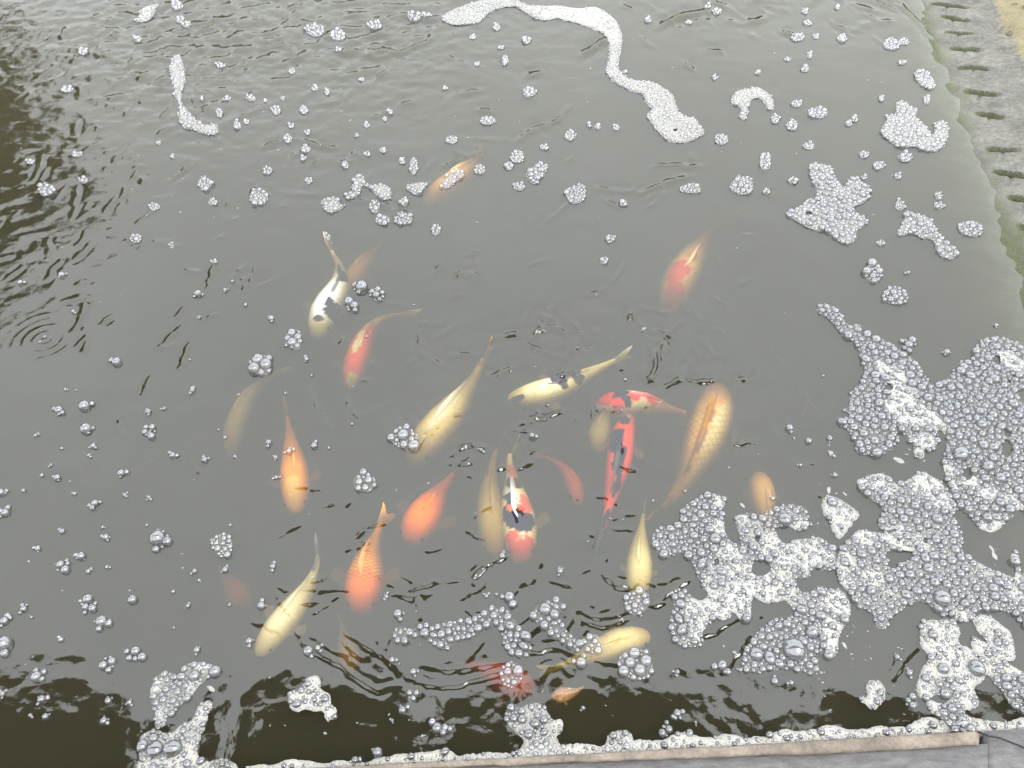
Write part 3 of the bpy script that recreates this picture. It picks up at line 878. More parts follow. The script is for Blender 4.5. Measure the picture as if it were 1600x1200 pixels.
def tube_mesh(name, pts, r, seg=8):
    V, F = [], []
    n = len(pts)
    for i, p in enumerate(pts):
        p = Vector(p)
        a = Vector(pts[max(0, i - 1)])
        b = Vector(pts[min(n - 1, i + 1)])
        d = (b - a).normalized()
        u = d.cross(Vector((0, 0, 1)))
        u = u.normalized() if u.length > 1e-5 else Vector((1, 0, 0))
        v = u.cross(d)
        rr = r[i] if isinstance(r, (list, tuple)) else r
        for k in range(seg):
            an = 2 * math.pi * k / seg
            V.append(p + (u * math.cos(an) + v * math.sin(an)) * rr)
    for i in range(n - 1):
        for k in range(seg):
            F.append((i * seg + k, i * seg + (k + 1) % seg, (i + 1) * seg + (k + 1) % seg, (i + 1) * seg + k))
    F.append(tuple(range(seg))[::-1])
    F.append(tuple((n - 1) * seg + k for k in range(seg)))
    return mesh(name, V, F)


cb = [at(x, y, 0.036) for x, y in [(1528, 1143), (1545, 1150), (1562, 1153), (1580, 1160), (1600, 1168), (1640, 1180), (1700, 1200)]]
tag(link('black_cable', tube_mesh('black_cable', cb, 0.0022), M_CABLE), 'thin black cable lying across the grey slab at the near corner', 'cable')

# ------------------------------------------------------------------ surroundings that the water mirrors
def build_tree(name, label, base, crown_c, crown_r, n, leaf, seed):
    r = random.Random(seed)
    root = empty(name, base)
    bx, by, bz = base
    c = Vector(crown_c) - Vector(base)
    tp = [Vector((0, 0, -0.1)), Vector((0.1, 0, c.z * .3)), Vector((c.x * .4 + .1, c.y * .4, c.z * .65)), Vector((c.x, c.y, c.z * 1.15))]
    link('trunk', tube_mesh('trunk', tp, [0.26, 0.21, 0.16, 0.07], 10), M_BARK, root)
    for k in range(6):
        an = k * 1.05 + r.random() * .5
        s = tp[1].lerp(tp[3], .25 + .1 * k)
        e = c + Vector((math.cos(an) * crown_r[0] * .7, math.sin(an) * crown_r[1] * .7, crown_r[2] * r.uniform(-.2, .6)))
        link('limb', tube_mesh('limb', [s, s.lerp(e, .5) + Vector((0, 0, .2)), e], [0.09, 0.06, 0.02], 6), M_BARK, root)
    V, F = [], []
    clumps = []
    for _ in range(70):
        v = Vector((r.gauss(0, 1), r.gauss(0, 1), r.gauss(0, 1))).normalized() * r.uniform(.35, 1.0)
        clumps.append((c + Vector((v.x * crown_r[0], v.y * crown_r[1], v.z * crown_r[2])), r.uniform(.35, .8)))
    for i in range(n):
        cc, cr = clumps[r.randrange(len(clumps))]
        p = cc + Vector((r.gauss(0, cr), r.gauss(0, cr), r.gauss(0, cr * .7))) * .75
        a = Vector((r.gauss(0, 1), r.gauss(0, 1), r.gauss(0, .6))).normalized() * leaf * r.uniform(.6, 1.3)
        b = a.cross(Vector((r.gauss(0, 1), r.gauss(0, 1), r.gauss(0, 1)))).normalized() * leaf * .4
        q = len(V)
        V += [p - a, p + b, p + a, p - b]
        F.append((q, q + 1, q + 2, q + 3))
    link('crown', mesh('crown', V, F), M_LEAF, root, smooth=False)
    tag(root, label, 'tree')


build_tree('broadleaf_tree', 'dense leafy tree beyond the pond corner, mirrored dark at the upper edge', (-10.6, 8.2, 0), (-9.8, 8.4, 2.5), (3.4, 3.2, 3.4), 15000, .30, 5)
# hedge along the far side
hv, hf = [], []
rr = random.Random(9)
for i in range(14000):
    x = rr.uniform(-16, 30)
    top = 1.5 + 0.4 * math.sin(x * .9) + .35 * math.sin(x * 2.3 + 1)
    p = Vector((x, 13.5 + rr.gauss(0, .5), rr.uniform(0, top)))
    a = Vector((rr.gauss(0, 1), rr.gauss(0, 1), rr.gauss(0, .7))).normalized() * .22
    b = a.cross(Vector((rr.gauss(0, 1), rr.gauss(0, 1), rr.gauss(0, 1)))).normalized() * .11
    q = len(hv)
    hv += [p - a, p + b, p + a, p - b]
    hf.append((q, q + 1, q + 2, q + 3))
tag(link('hedge', mesh('hedge', hv, hf), M_LEAF, smooth=False), 'low leafy hedge along the far side of the pond', 'hedge')


def box(V, F, x0, x1, y0, y1, z0, z1):
    q = len(V)
    V += [(x0, y0, z0), (x1, y0, z0), (x1, y1, z0), (x0, y1, z0), (x0, y0, z1), (x1, y0, z1), (x1, y1, z1), (x0, y1, z1)]
    F += [(q, q + 3, q + 2, q + 1), (q + 4, q + 5, q + 6, q + 7), (q, q + 1, q + 5, q + 4), (q + 1, q + 2, q + 6, q + 5), (q + 2, q + 3, q + 7, q + 6), (q + 3, q, q + 4, q + 7)]


# added unseen plank wall and overhead fringe, so reflections in water and bubbles darken
blocker = empty('sky_blocker', (0, -2.4, 0))
for i in range(34):
    x0 = -4.2 + i * .25
    V, F = [], []
    box(V, F, x0 + .004, x0 + .246, -.03 - .006 * (i % 3), .03, .0, 1.7)
    link('plank', mesh('plank', V, F), M_WOOD, blocker, smooth=False)
for y in (3.35, 3.75):
    V, F = [], []
    box(V, F, -4.4, 4.5, y - .06, y + .06, 3.06, 3.18)
    link('beam', mesh('beam', V, F), M_WOOD, blocker, smooth=False)
for x in (-4.35, 4.45):
    V, F = [], []
    box(V, F, x - .07, x + .07, 3.28, 3.82, 0, 3.05)
    link('post', mesh('post', V, F), M_WOOD, blocker, smooth=False)
tag(blocker, 'unseen plank wall and overhead fringe added to darken reflections along the near edge', 'added_blocker')

# added overhead fringe: uneven strips shaped to give the dark reflected band
FRINGE_Z = 3.0
V, F = [], []
er = random.Random(21)
EPX = [0, 40, 95, 130, 205, 258, 378, 392, 480, 540, 610, 645, 700, 735, 760, 790, 830, 870, 900, 1040, 1120, 1140, 1230, 1260, 1400, 1500, 1600]
ERE = [1.78, 1.82, 1.80, 1.70, 1.62, 1.30, 1.30, 1.74, 1.72, 1.80, 1.76, 1.52, 1.48, 1.66, 1.70, 1.50, 1.52, 1.80, 1.86, 1.86, 1.76, 1.60, 1.58, 1.70, 1.68, 1.72, 1.70]
for i in range(900):
    x = er.uniform(-4.2, 4.4)
    # the fringe is shorter in two places
    reach = float(np.interp(x, [(q - 800) * .004 for q in EPX], ERE)) + er.gauss(0, .018)
    y0 = er.uniform(.80, 1.15)
    w = er.uniform(.03, .07)
    sk = er.gauss(0, .06)
    q = len(V)
    zz = FRINGE_Z + er.uniform(0, .06)
    V += [(x - w, y0 + 2.4, zz + .1), (x + w, y0 + 2.4, zz + .1), (x + w + sk, reach + 2.4, zz), (x - w * .2 + sk, reach + 2.4 + er.uniform(.0, .05), zz), (x - w + sk, reach + 2.4 - .04, zz)]
    F += [(q, q + 1, q + 2, q + 3, q + 4)]
th = link('blocker_fringe', mesh('blocker_fringe', V, F), M_FRINGE, blocker, smooth=False)
th['kind'] = 'stuff'

# ------------------------------------------------------------------ koi
def catmull(P, n):
    P = np.asarray(P, float)
    P = np.concatenate([[2 * P[0] - P[1]], P, [2 * P[-1] - P[-2]]])
    m = len(P) - 3
    out = []
    for t in np.linspace(0, m - 1e-6, n):
        k = int(t)
        f = t - k
        a, b, c, d = P[k], P[k + 1], P[k + 2], P[k + 3]
        out.append(.5 * ((2 * b) + (-a + c) * f + (2 * a - 5 * b + 4 * c - d) * f * f + (-a + 3 * b - 3 * c + d) * f ** 3))
    out = np.array(out)
    # even spacing
    L = np.concatenate([[0], np.cumsum(np.linalg.norm(np.diff(out, axis=0), axis=1))])
    q = np.linspace(0, L[-1], n)
    return np.stack([np.interp(q, L, out[:, j]) for j in range(out.shape[1])], 1), L[-1]


WT = [0, .012, .04, .09, .17, .28, .40, .55, .70, .83, .92, 1.0]
WW = [.05, .30, .50, .70, .88, .99, .98, .81, .54, .31, .20, .14]
HH = [.05, .24, .42, .62, .85, 1.0, 1.02, .90, .66, .44, .34, .30]


def fish_color(fd, t, s, seed):
    base, patches = fd[5], fd[6]
    col = np.tile(np.array(base), (len(t), 1))
    jn = NZ[0](t * 14 + seed, s * 2.3 + seed) * .55 + NZ[1](t * 40 + seed, s * 7) * .4
    for k, (pt, ps, rt, rs, c) in enumerate(patches):
        d = np.hypot((t - pt) / rt, (s - ps) / rs) + jn * .9
        w = np.clip((1.0 - d) / .10, 0, 1)[:, None]
        col = col * (1 - w) + np.array(c) * w
    return col * (1 + .10 * NZ[2](t * 60 + seed, s * 20))[:, None]


def build_fish(i, fd):
    label, pts, wpx, d0, d1, base, patches, net, pect = fd
    d0, d1 = d0 * .45, d1 * .5
    body_frac = 0.84 if len(pts) > 4 else 0.9
    mid = pts[len(pts) // 3]
    half_w = wpx * .5 * mpp(mid[0], mid[1], -.04)
    half_h = half_w * .92
    n, m = 120, 36
    tt = np.linspace(0, 1, len(pts))
    zc = [-(d0 + (d1 - d0) * a) - .0 for a in tt]
    P3 = [at(p[0], p[1], z - half_h * (1.0 if a < .6 else max(.12 if d1 <= .001 else .35, 1 - (a - .6) * (2.2 if d1 <= .001 else 1.6)))) for p, z, a in zip(pts, zc, tt)]
    S, L = catmull(P3, n + 30)
    nb = int((n + 30) * body_frac)
    B = S[:nb]
    idx = np.linspace(0, nb - 1, n)
    # pack rings more tightly at the snout
    idx = (nb - 1) * (np.linspace(0, 1, n) ** 1.25)
    cen = np.stack([np.interp(idx, np.arange(nb), B[:, j]) for j in range(3)], 1)
    t = idx / (nb - 1)
    tan = np.gradient(cen, axis=0)
    tan /= np.linalg.norm(tan, axis=1)[:, None]
    side = np.stack([-tan[:, 1], tan[:, 0], np.zeros(n)], 1)
    side /= np.linalg.norm(side, axis=1)[:, None]
    up = np.cross(side, tan) * -1
    up[up[:, 2] < 0] *= -1
    hw = np.interp(t, WT, WW) * half_w
    hh = np.interp(t, WT, HH) * half_h
    root = empty('koi', cen[n // 3])
    off = cen[n // 3]
    th_ = np.linspace(0, 2 * np.pi, m, endpoint=False)
    cs, sn = np.cos(th_), np.sin(th_)
    cs2 = np.sign(cs) * np.abs(cs) ** .9
    sn2 = np.where(sn > 0, np.abs(sn) ** .85, -np.abs(sn))
    V = cen[:, None, :] + side[:, None, :] * (hw[:, None] * cs2)[:, :, None] + up[:, None, :] * (hh[:, None] * sn2)[:, :, None]
    V = V.reshape(-1, 3) - off
    k = np.arange(n * m).reshape(n, m)
    Q = np.stack([k[:-1], np.roll(k[:-1], -1, 1), np.roll(k[1:], -1, 1), k[1:]], -1).reshape(-1, 4)
    tips = np.array([cen[0] - tan[0] * half_w * .04, cen[-1] + tan[-1] * half_w * .1]) - off
    V = np.concatenate([V, tips])
    me = bpy.data.meshes.new('koi_body')
    faces = [tuple(map(int, q)) for q in Q] + [(int(k[0, (j + 1) % m]), int(k[0, j]), n * m) for j in range(m)] + [(int(k[-1, j]), int(k[-1, (j + 1) % m]), n * m + 1) for j in range(m)]
    me.from_pydata([tuple(v) for v in V], [], faces)
    tv = np.concatenate([np.repeat(t, m), [0, 1]])
    sv = np.concatenate([np.tile(-cs, n), [0, 0]])
    color_attr(me, 'pattern', fish_color(fd, tv, sv, i * 3.7))
    netv = np.clip((tv - .24) / .08, 0, 1) * ((.40 if fd[2] >= 70 else .9) if net else .15) * np.concatenate([np.tile((sn > -.3).astype(float), n), [0, 0]])
    float_attr(me, 'net', netv)
    uvl = me.uv_layers.new(name='UVMap')
    vi = np.zeros(len(me.loops), dtype=np.int32)
    me.loops.foreach_get('vertex_index', vi)
    vv = np.concatenate([np.tile(np.arange(m) / m, n), [0, 0]])
    uv = np.stack([tv[vi], vv[vi]], 1)
    uvl.data.foreach_set('uv', uv.astype(np.float32).ravel())
    me.update()
    link('body', me, M_KOI, root)

    def fin(name, grid, col):
        a, b = grid.shape[:2]
        g = grid.reshape(-1, 3) - off
        kk = np.arange(a * b).reshape(a, b)
        q = np.stack([kk[:-1, :-1], kk[1:, :-1], kk[1:, 1:], kk[:-1, 1:]], -1).reshape(-1, 4)
        fm = quads_mesh(name, g, q)
        color_attr(fm, 'pattern', np.tile(np.array(col), (a * b, 1)))
        ul = fm.uv_layers.new(name='UVMap')
        v2 = np.zeros(len(fm.loops), dtype=np.int32)
        fm.loops.foreach_get('vertex_index', v2)
        uu = np.stack([np.repeat(np.linspace(0, 1, a), b)[v2], np.tile(np.linspace(0, 1, b), a)[v2]], 1)
        ul.data.foreach_set('uv', uu.astype(np.float32).ravel())
        return link(name, fm, M_FIN, root)

    # tail fin: a vertical forked blade following the rest of the path, leaning over a little
    T = S[nb - 2:]
    na, nbb = 12, 11
    lean = random.Random(i).uniform(-.5, .5)
    grid = np.zeros((na, nbb, 3))
    tl = fish_color(fd, np.array([.97]), np.array([0.]), i * 3.7)[0]
    for a in range(na):
        f = a / (na - 1)
        for b in range(nbb):
            g = b / (nbb - 1) * 2 - 1
            fk = f * (1 - .38 * (1 - abs(g)) ** 1.4)
            ii = fk * (len(T) - 1)
            p = np.array([np.interp(ii, np.arange(len(T)), T[:, j]) for j in range(3)])
            ha = half_h * (.28 + .55 * f ** .8)
            dz = g * ha
            sd = side[-1]
            q = p + np.array([0, 0, 1]) * dz * .62 + sd * dz * lean + sd * .10 * half_w * math.sin(f * 3 + i)
            top = 0.012 if d1 <= .002 else -0.001
            q[2] = min(q[2], top)
            grid[a, b] = q
    fin('tail_fin', grid, tl)
    # dorsal fin: long, low, folded to one side
    ia, ib = (int(n * .22), int(n * .62)) if fd[2] >= 70 else (int(n * .40), int(n * .78))
    na = 26
    grid = np.zeros((na, 5, 3))
    sg = 1 if i % 2 else -1
    for a in range(na):
        f = a / (na - 1)
        j = ia + (ib - ia) * f
        c0 = np.array([np.interp(j, np.arange(n), cen[:, q]) for q in range(3)])
        h0 = np.interp(j, np.arange(n), hh)
        fh = half_h * .55 * (math.sin(min(1, f * 3 + .12) * math.pi / 2)) * (1 - .65 * f)
        if net and fd[2] >= 70:
            fh *= 1.05
        sdv = side[int(j)]
        for b in range(5):
            g = b / 4
            q = c0 + np.array([0, 0, 1]) * (h0 * .97 + fh * g * .75) + sdv * sg * fh * g * g * .7 + tan[int(j)] * fh * g * .5
            lim = 0.022 if (net and fd[2] >= 70) else -0.0005
            q[2] = min(q[2], max(lim, c0[2] + h0 * .97))
            grid[a, b] = q
    dcol = fish_color(fd, np.array([.58]), np.array([0.]), i * 3.7)[0]
    if net and fd[2] >= 70:
        dcol = np.array((.42, .19, .02))
    if 'white dorsal' in label:
        dcol = np.array(WHITE)
    fin('dorsal_fin', grid, dcol)
    # pectoral fins, spread from behind the gills
    for sgn in (-1, 1):
        j0 = int(n * .34)
        root_p = cen[j0] + side[j0] * sgn * hw[j0] * .86 + np.array([0, 0, 1]) * hh[j0] * .05
        out_d = side[j0] * sgn * .85 + tan[j0] * .6
        bk = tan[j0]
        ln = half_w * (1.15 if pect else .7)
        grid = np.zeros((7, 7, 3))
        for a in range(7):
            f = a / 6
            for b in range(7):
                g = b / 6
                wd = ln * .75 * math.sin(min(1, .25 + f * .9) * math.pi * .62)
                grid[a, b] = root_p + out_d * ln * f * (1 - .25 * g * g) + bk * wd * g - np.array([0, 0, 1]) * half_h * .08 * f
        fin('pectoral_fin', grid, np.array(base) * .5 + .35)
    # eyes
    for sgn in (-1, 1):
        j0 = int(np.argmin(np.abs(t - .085)))
        c0 = cen[j0] + side[j0] * sgn * hw[j0] * .86 + np.array([0, 0, 1]) * hh[j0] * .34
        r = half_w * .15
        ev, ef = [], []
        for a in range(5):
            la = math.pi * (a + .5) / 5
            for b in range(8):
                lo = 2 * math.pi * b / 8
                ev.append(c0 - off + np.array([math.sin(la) * math.cos(lo), math.sin(la) * math.sin(lo), math.cos(la)]) * r)
        for a in range(4):
            for b in range(8):
                ef.append((a * 8 + b, a * 8 + (b + 1) % 8, (a + 1) * 8 + (b + 1) % 8, (a + 1) * 8 + b))
        ef += [tuple(range(8))[::-1], tuple(32 + b for b in range(8))]
        link('eye', mesh('eye', ev, ef), M_EYE, root)
    tag(root, label, 'koi', 'koi gathered in the pond')


for i, fd in enumerate(FISH):
    build_fish(i, fd)

# ------------------------------------------------------------------ foam
def dome(seg, rings, h=.9):
    V, F = [], []
    for a in range(rings):
        la = math.pi / 2 * (a / rings) - .62 * (1 - a / rings)
        for b in range(seg):
            lo = 2 * math.pi * (b + .5 * (a % 2)) / seg
            V.append((math.cos(la) * math.cos(lo), math.cos(la) * math.sin(lo), math.sin(la) * h))
    V.append((0, 0, h))
    for a in range(rings - 1):
        for b in range(seg):
            F.append((a * seg + b, a * seg + (b + 1) % seg, (a + 1) * seg + (b + 1) % seg, (a + 1) * seg + b))
    top = len(V) - 1
    for b in range(seg):
        F.append(((rings - 1) * seg + b, (rings - 1) * seg + (b + 1) % seg, top))
    return V, F


DV, DF = dome(20, 7)
BIG_DOME = mesh('bubble', DV, DF)
BIG_DOME.materials.append(M_BUBBLE)
BIG_DOME.polygons.foreach_set('use_smooth', [True] * len(BIG_DOME.polygons))
MV, MF = dome(12, 4)
SV, SF = dome(8, 3)


def domes_mesh(name, B):
    """many small bubbles (x, y, z, r) as one mesh"""
    V, F, q = [], [], 0
    for x, y, z, r in B:
        dv, df = (MV, MF) if r > 3.2 * mpp(*to_px((x, y, 0))) else (SV, SF)
        dv = np.array(dv) * r + np.array([x, y, z])
        V.append(dv)
        F += [tuple(a + q for a in f) for f in df]
        q += len(dv)
    me = mesh(name, np.concatenate(V), F)
    me.polygons.foreach_set('use_smooth', [True] * len(me.polygons))
    me.materials.append(M_BUBBLE)
    return me


def poly_sd(P, W):
    """signed distance to a polygon, positive inside"""
    best = np.full(len(P), 1e9)
    ins = np.zeros(len(P), bool)
    n = len(W)
    for k in range(n):
        a, b = W[k], W[(k + 1) % n]
        d, _ = seg_dist(P, a, b)
        best = np.minimum(best, d)
        c = (a[1] > P[:, 1]) != (b[1] > P[:, 1])
        with np.errstate(divide='ignore', invalid='ignore'):
            xi = (b[0] - a[0]) * (P[:, 1] - a[1]) / (b[1] - a[1]) + a[0]
        ins ^= c & (P[:, 0] < xi)
    return np.where(ins, best, -best)


def smooth_poly(pts):
    """world outline through photo positions, corners rounded"""
    W = np.array([at(x, y)[:2] for x, y in pts])
    n = len(W)
    out = []
    for k in range(n):
        a, b, c, d = W[k - 1], W[k], W[(k + 1) % n], W[(k + 2) % n]
        for f in (0, .25, .5, .75):
            out.append(.5 * ((2 * b) + (-a + c) * f + (2 * a - 5 * b + 4 * c - d) * f * f + (-a + 3 * b - 3 * c + d) * f ** 3))
    return np.array(out)


def marching(f, X, Y):
    """triangulated region f>0 on a regular grid"""
    ny, nx = f.shape
    V, F, memo = [], [], {}

    def vert(key, x, y):
        if key not in memo:
            memo[key] = len(V)
            V.append((x, y))
        return memo[key]

    pos = f > 0
    any_ = pos[:-1, :-1] | pos[:-1, 1:] | pos[1:, :-1] | pos[1:, 1:]
    for j, i in zip(*np.nonzero(any_)):
        cs = [(j, i), (j, i + 1), (j + 1, i + 1), (j + 1, i)]
        poly = []
        for k in range(4):
            a, b = cs[k], cs[(k + 1) % 4]
            fa, fb = f[a], f[b]
            if fa > 0:
                poly.append(vert(a, X[a[1]], Y[a[0]]))
            if (fa > 0) != (fb > 0):
                t = fa / (fa - fb)
                key = (min(a, b), max(a, b))
                poly.append(vert(key, X[a[1]] + (X[b[1]] - X[a[1]]) * t, Y[a[0]] + (Y[b[0]] - Y[a[0]]) * t))
        if len(poly) >= 3:
            F.append(tuple(poly))
    return np.array(V), F


def pack(W, holes, mean_px, spread, mid, fill, big, rngp, maxn=1600, froth_fn=None, sparse=0.0):
    """bubble discs (x, y, r) inside an outline, larger first; sparse keeps white froth less covered"""
    lo, hi = W.min(0), W.max(0)
    m = mpp(*mid)
    placed = []
    cell = mean_px * m * 3.0
    gridh = {}

    def ok(x, y, r, k=.86):
        ci, cj = int(x / cell), int(y / cell)
        for a in range(ci - 3, ci + 4):
            for b in range(cj - 3, cj + 4):
                for (X, Y, R) in gridh.get((a, b), ()):
                    if (x - X) ** 2 + (y - Y) ** 2 < (k * (r + R)) ** 2:
                        return False
        return True

    def add(x, y, r):
        placed.append((x, y, r))
        gridh.setdefault((int(x / cell), int(y / cell)), []).append((x, y, r))

    for bx, by, br in big:
        p = at(bx, by)
        add(p[0], p[1], br * mpp(bx, by))
    area = abs(np.sum(W[:, 0] * np.roll(W[:, 1], -1) - W[:, 1] * np.roll(W[:, 0], -1))) / 2
    # radii, far end of the perspective keeps the same real sizes
    rm = mean_px * m
    want = min(maxn, int(area / (math.pi * rm * rm) * fill) + 2)
    rad = np.sort(rm * np.exp(rngp.normal(0, spread, want)))[::-1]
    rad = np.clip(rad, rm * .38, rm * (3.4 if mid[1] > 420 else 2.6))
    pool = rngp.uniform(lo, hi, (want * 14, 2))
    sd = poly_sd(pool, W)
    for hpts in holes:
        sd = np.minimum(sd, -poly_sd(pool, hpts))
    fz = froth_fn(pool) if froth_fn is not None else np.zeros(len(pool))
    keepm = sd > -rm * .4
    pool, sd, fz = pool[keepm], sd[keepm], fz[keepm]
    k = 0
    edge_k = rngp.uniform(-.12, .75, 997)
    for r in rad:
        for _ in range(9):
            if k >= len(pool):
                break
            x, y = pool[k]
            s, f = sd[k], fz[k]
            k += 1
            if f > .55 and r > rm * 1.0 and rngp.random() < .75:
                continue
            if f > .55 and rngp.random() < sparse:
                continue
            if s > r * edge_k[k % 997] and ok(x, y, r):
                add(x, y, r)
                break
        if k >= len(pool):
            break
    return placed


FOAM_N = [0]


def foam_patch(name, label, pts, froth=0.3, spots=(), holes=(), mean_px=3.4, spread=.42, fill=1.0, big=(), sheet_cell=2.2, cat='foam', group='foam patches floating on the pond', sparse=.5, rough=.9, maxn=1600):
    """one raft of foam: a froth sheet, countable bubbles on it, and the fine bubbles between"""
    FOAM_N[0] += 1
    rp = np.random.default_rng(100 + FOAM_N[0])
    W = smooth_poly(pts)
    mid = np.array(pts, float).mean(0)
    m = mpp(*mid)
    Hs = [smooth_poly([(hx + rx * math.cos(a) * (1 + .15 * math.sin(3 * a + hx)), hy + ry * math.sin(a)) for a in np.linspace(0, 2 * math.pi, 9)[:-1]]) for hx, hy, rx, ry in holes]
    SPW = [(at(x, y)[:2], r * mpp(x, y), v) for x, y, r, v in spots]
    e = NZ[int(rp.integers(0, 8))]

    def froth_fn(P):
        f = np.full(len(P), froth, float)
        for c, r, v in SPW:
            dd = np.hypot(P[:, 0] - c[0], P[:, 1] - c[1]) + .35 * r * e(P[:, 0] * 40, P[:, 1] * 40) * 2
            w = np.clip((1.15 - dd / r) / .35, 0, 1)
            f = f * (1 - w) + v * w
        return f

    B = pack(W, Hs, mean_px, spread, mid, fill, big, rp, maxn=maxn, froth_fn=froth_fn, sparse=sparse)
    c0 = W.mean(0)
    root = empty(name, (c0[0], c0[1], 0))
    # froth sheet
    cell = sheet_cell * m
    lo, hi = W.min(0) - 3 * cell, W.max(0) + 3 * cell
    X = np.arange(lo[0], hi[0], cell)
    Y = np.arange(lo[1], hi[1], cell)
    XX, YY = np.meshgrid(X, Y)
    P = np.stack([XX.ravel(), YY.ravel()], 1)
    sd = poly_sd(P, W) + rough * m * 2.4 * (e(P[:, 0] / (m * 5), P[:, 1] / (m * 5)) + e(P[:, 0] / (m * 2.2), P[:, 1] / (m * 2.2)) * .6)
    for hpts in Hs:
        sd = np.minimum(sd, -poly_sd(P, hpts))
    f = sd.copy()
    for x, y, r in B:
        if r > (2.6 if mid[1] > 420 else 5.0) * m:
            i0, i1 = np.searchsorted(X, x - r - cell), np.searchsorted(X, x + r + cell)
            j0, j1 = np.searchsorted(Y, y - r - cell), np.searchsorted(Y, y + r + cell)
            sub = np.hypot(XX[j0:j1, i0:i1] - x, YY[j0:j1, i0:i1] - y) - r * .90
            ff = f.reshape(XX.shape)
            ff[j0:j1, i0:i1] = np.minimum(ff[j0:j1, i0:i1], sub)
            f = ff.ravel()
    V2, F2 = marching(f.reshape(XX.shape), X, Y)
    if len(V2):
        s2 = poly_sd(V2, W)
        z = wz_many(V2) + .0008 + np.clip(s2, 0, 4 * m) * .55 + .0012 * e(V2[:, 0] * 70, V2[:, 1] * 70)
        V3 = np.column_stack([V2 - c0, np.maximum(z, .0004)])
        sm = mesh('froth', V3, F2)
        float_attr(sm, 'froth', froth_fn(V2))
        float_attr(sm, 'cell', np.full(len(V2), m))
        float_attr(sm, 'rim', np.clip((s2 / m - 1.0) / 5.0, .1, 1))
        link('froth', sm, M_FROTH, root)
    small = []
    nbig = 0
    if B:
        zz = wz_many(np.array([(b[0], b[1]) for b in B]))
        for (x, y, r), z in sorted(zip(B, zz), key=lambda q: -q[0][2]):
            if r >= 5.0 * mpp(*to_px((x, y, 0))) and nbig < 290:
                o = bpy.data.objects.new('bubble', BIG_DOME)
                C.objects.link(o)
                o.parent = root
                o.location = (x - c0[0], y - c0[1], float(z) + r * .42)
                ex = 1 + rp.normal(0, .07)
                o.scale = (r * ex, r / ex, r * rp.uniform(.8, 1.0))
                o.rotation_euler.z = rp.uniform(0, 3)
                nbig += 1
            else:
                small.append((x - c0[0], y - c0[1], float(z) + r * .42 + (.0006 if r < 2.6 * m else 0), r, x, y))
    if small:
        V, F, q = [], [], 0
        for lx, ly, z, r, x, y in small:
            dv, df = (MV, MF) if r > 2.6 * m else (SV, SF)
            V.append(np.array(dv) * np.array([r, r, r * rp.uniform(.75, 1.0)]) + np.array([lx, ly, z]))
            F += [tuple(a + q for a in fc) for fc in df]
            q += len(dv)
        me = mesh('fine_bubbles', np.concatenate(V), F)
        me.materials.append(M_BUBBLE)
        o = link('fine_bubbles', me, None, root)
        o['kind'] = 'stuff'
    tag(root, label, cat, group)
    return root


def wz_many(P):
    P = np.asarray(P, float)
    return water_height(P[:, 0].copy(), P[:, 1].copy())[0]


# --- ribbons and patches far out
foam_patch('foam_ribbon', 'long winding white foam ribbon ending in a broad lobe on open water',
           [(690, 28), (720, 10), (760, 0), (800, -6), (815, 4), (835, 10), (870, 10), (905, 14), (930, 12), (950, 22), (965, 37), (972, 58), (970, 82), (966, 105), (975, 118), (990, 126), (1020, 129), (1037, 138),
            (1052, 150), (1058, 170), (1070, 182), (1085, 185), (1093, 196), (1101, 207), (1090, 217), (1075, 223), (1058, 224), (1042, 220), (1028, 208), (1018, 195), (1010, 182), (1018, 172), (1008, 160),
            (1003, 148), (985, 143), (965, 133), (955, 125), (946, 113), (950, 95), (951, 75), (949, 60), (938, 51), (920, 44), (895, 36), (870, 30), (845, 32), (825, 23), (805, 12), (780, 14), (762, 22), (750, 35), (730, 38), (705, 38)],
           froth=.55, spots=[(900, 25, 60, .85), (955, 60, 25, .8)], holes=[(1055, 205, 4, 2)], mean_px=1.6, spread=.35, fill=1.0, sheet_cell=1.7, rough=1.3, maxn=2400)
foam_patch('foam_patch', 'comma shaped foam streak alone on the rippled water',
           [(276, 86), (283, 92), (288, 108), (290, 125), (286, 138), (284, 150), (285, 163), (292, 172), (305, 185), (320, 196), (335, 195), (342, 203), (335, 212), (318, 211), (300, 203), (288, 202), (281, 190), (278, 178), (280, 165), (274, 155), (270, 135), (266, 118), (267, 98)],
           froth=.5, rough=1.3, mean_px=1.6, spread=.35, fill=1.0, sheet_cell=1.8)
foam_patch('foam_patch', 'small hook shaped foam scrap in the rippled far corner', [(218, 17), (230, 12), (247, 8), (243, 18), (235, 30), (222, 35), (208, 33), (218, 27)], froth=.6, mean_px=1.8, fill=.8, sheet_cell=1.8)
foam_patch('foam_patch', 'bent foam scrap with a knob at each end above the white koi', [(556, 275), (568, 275), (570, 283), (580, 290), (595, 289), (608, 292), (612, 300), (610, 310), (600, 313), (590, 308), (583, 300), (575, 294), (566, 291), (562, 302), (552, 310), (540, 310), (540, 303), (548, 302), (550, 290)], froth=.5, mean_px=2, fill=.9, sheet_cell=1.8)
foam_patch('foam_patch', 'round foam scrap with a pointed tail beside the bent scrap', [(503, 320), (508, 311), (522, 309), (531, 314), (531, 321), (540, 322), (533, 327), (520, 333), (507, 330)], froth=.5, mean_px=2, fill=.9, sheet_cell=1.8)
foam_patch('foam_patch', 'triangular foam scrap before the farthest orange koi', [(634, 293), (645, 287), (660, 285), (668, 288), (660, 298), (652, 306), (640, 300)], froth=.5, mean_px=2, fill=.9, sheet_cell=1.8)
foam_patch('foam_patch', 'oblong foam scrap lying over the farthest orange koi', [(690, 288), (698, 275), (710, 266), (722, 266), (722, 276), (712, 285), (700, 294), (692, 295)], froth=.5, mean_px=2, fill=.9, sheet_cell=1.8)
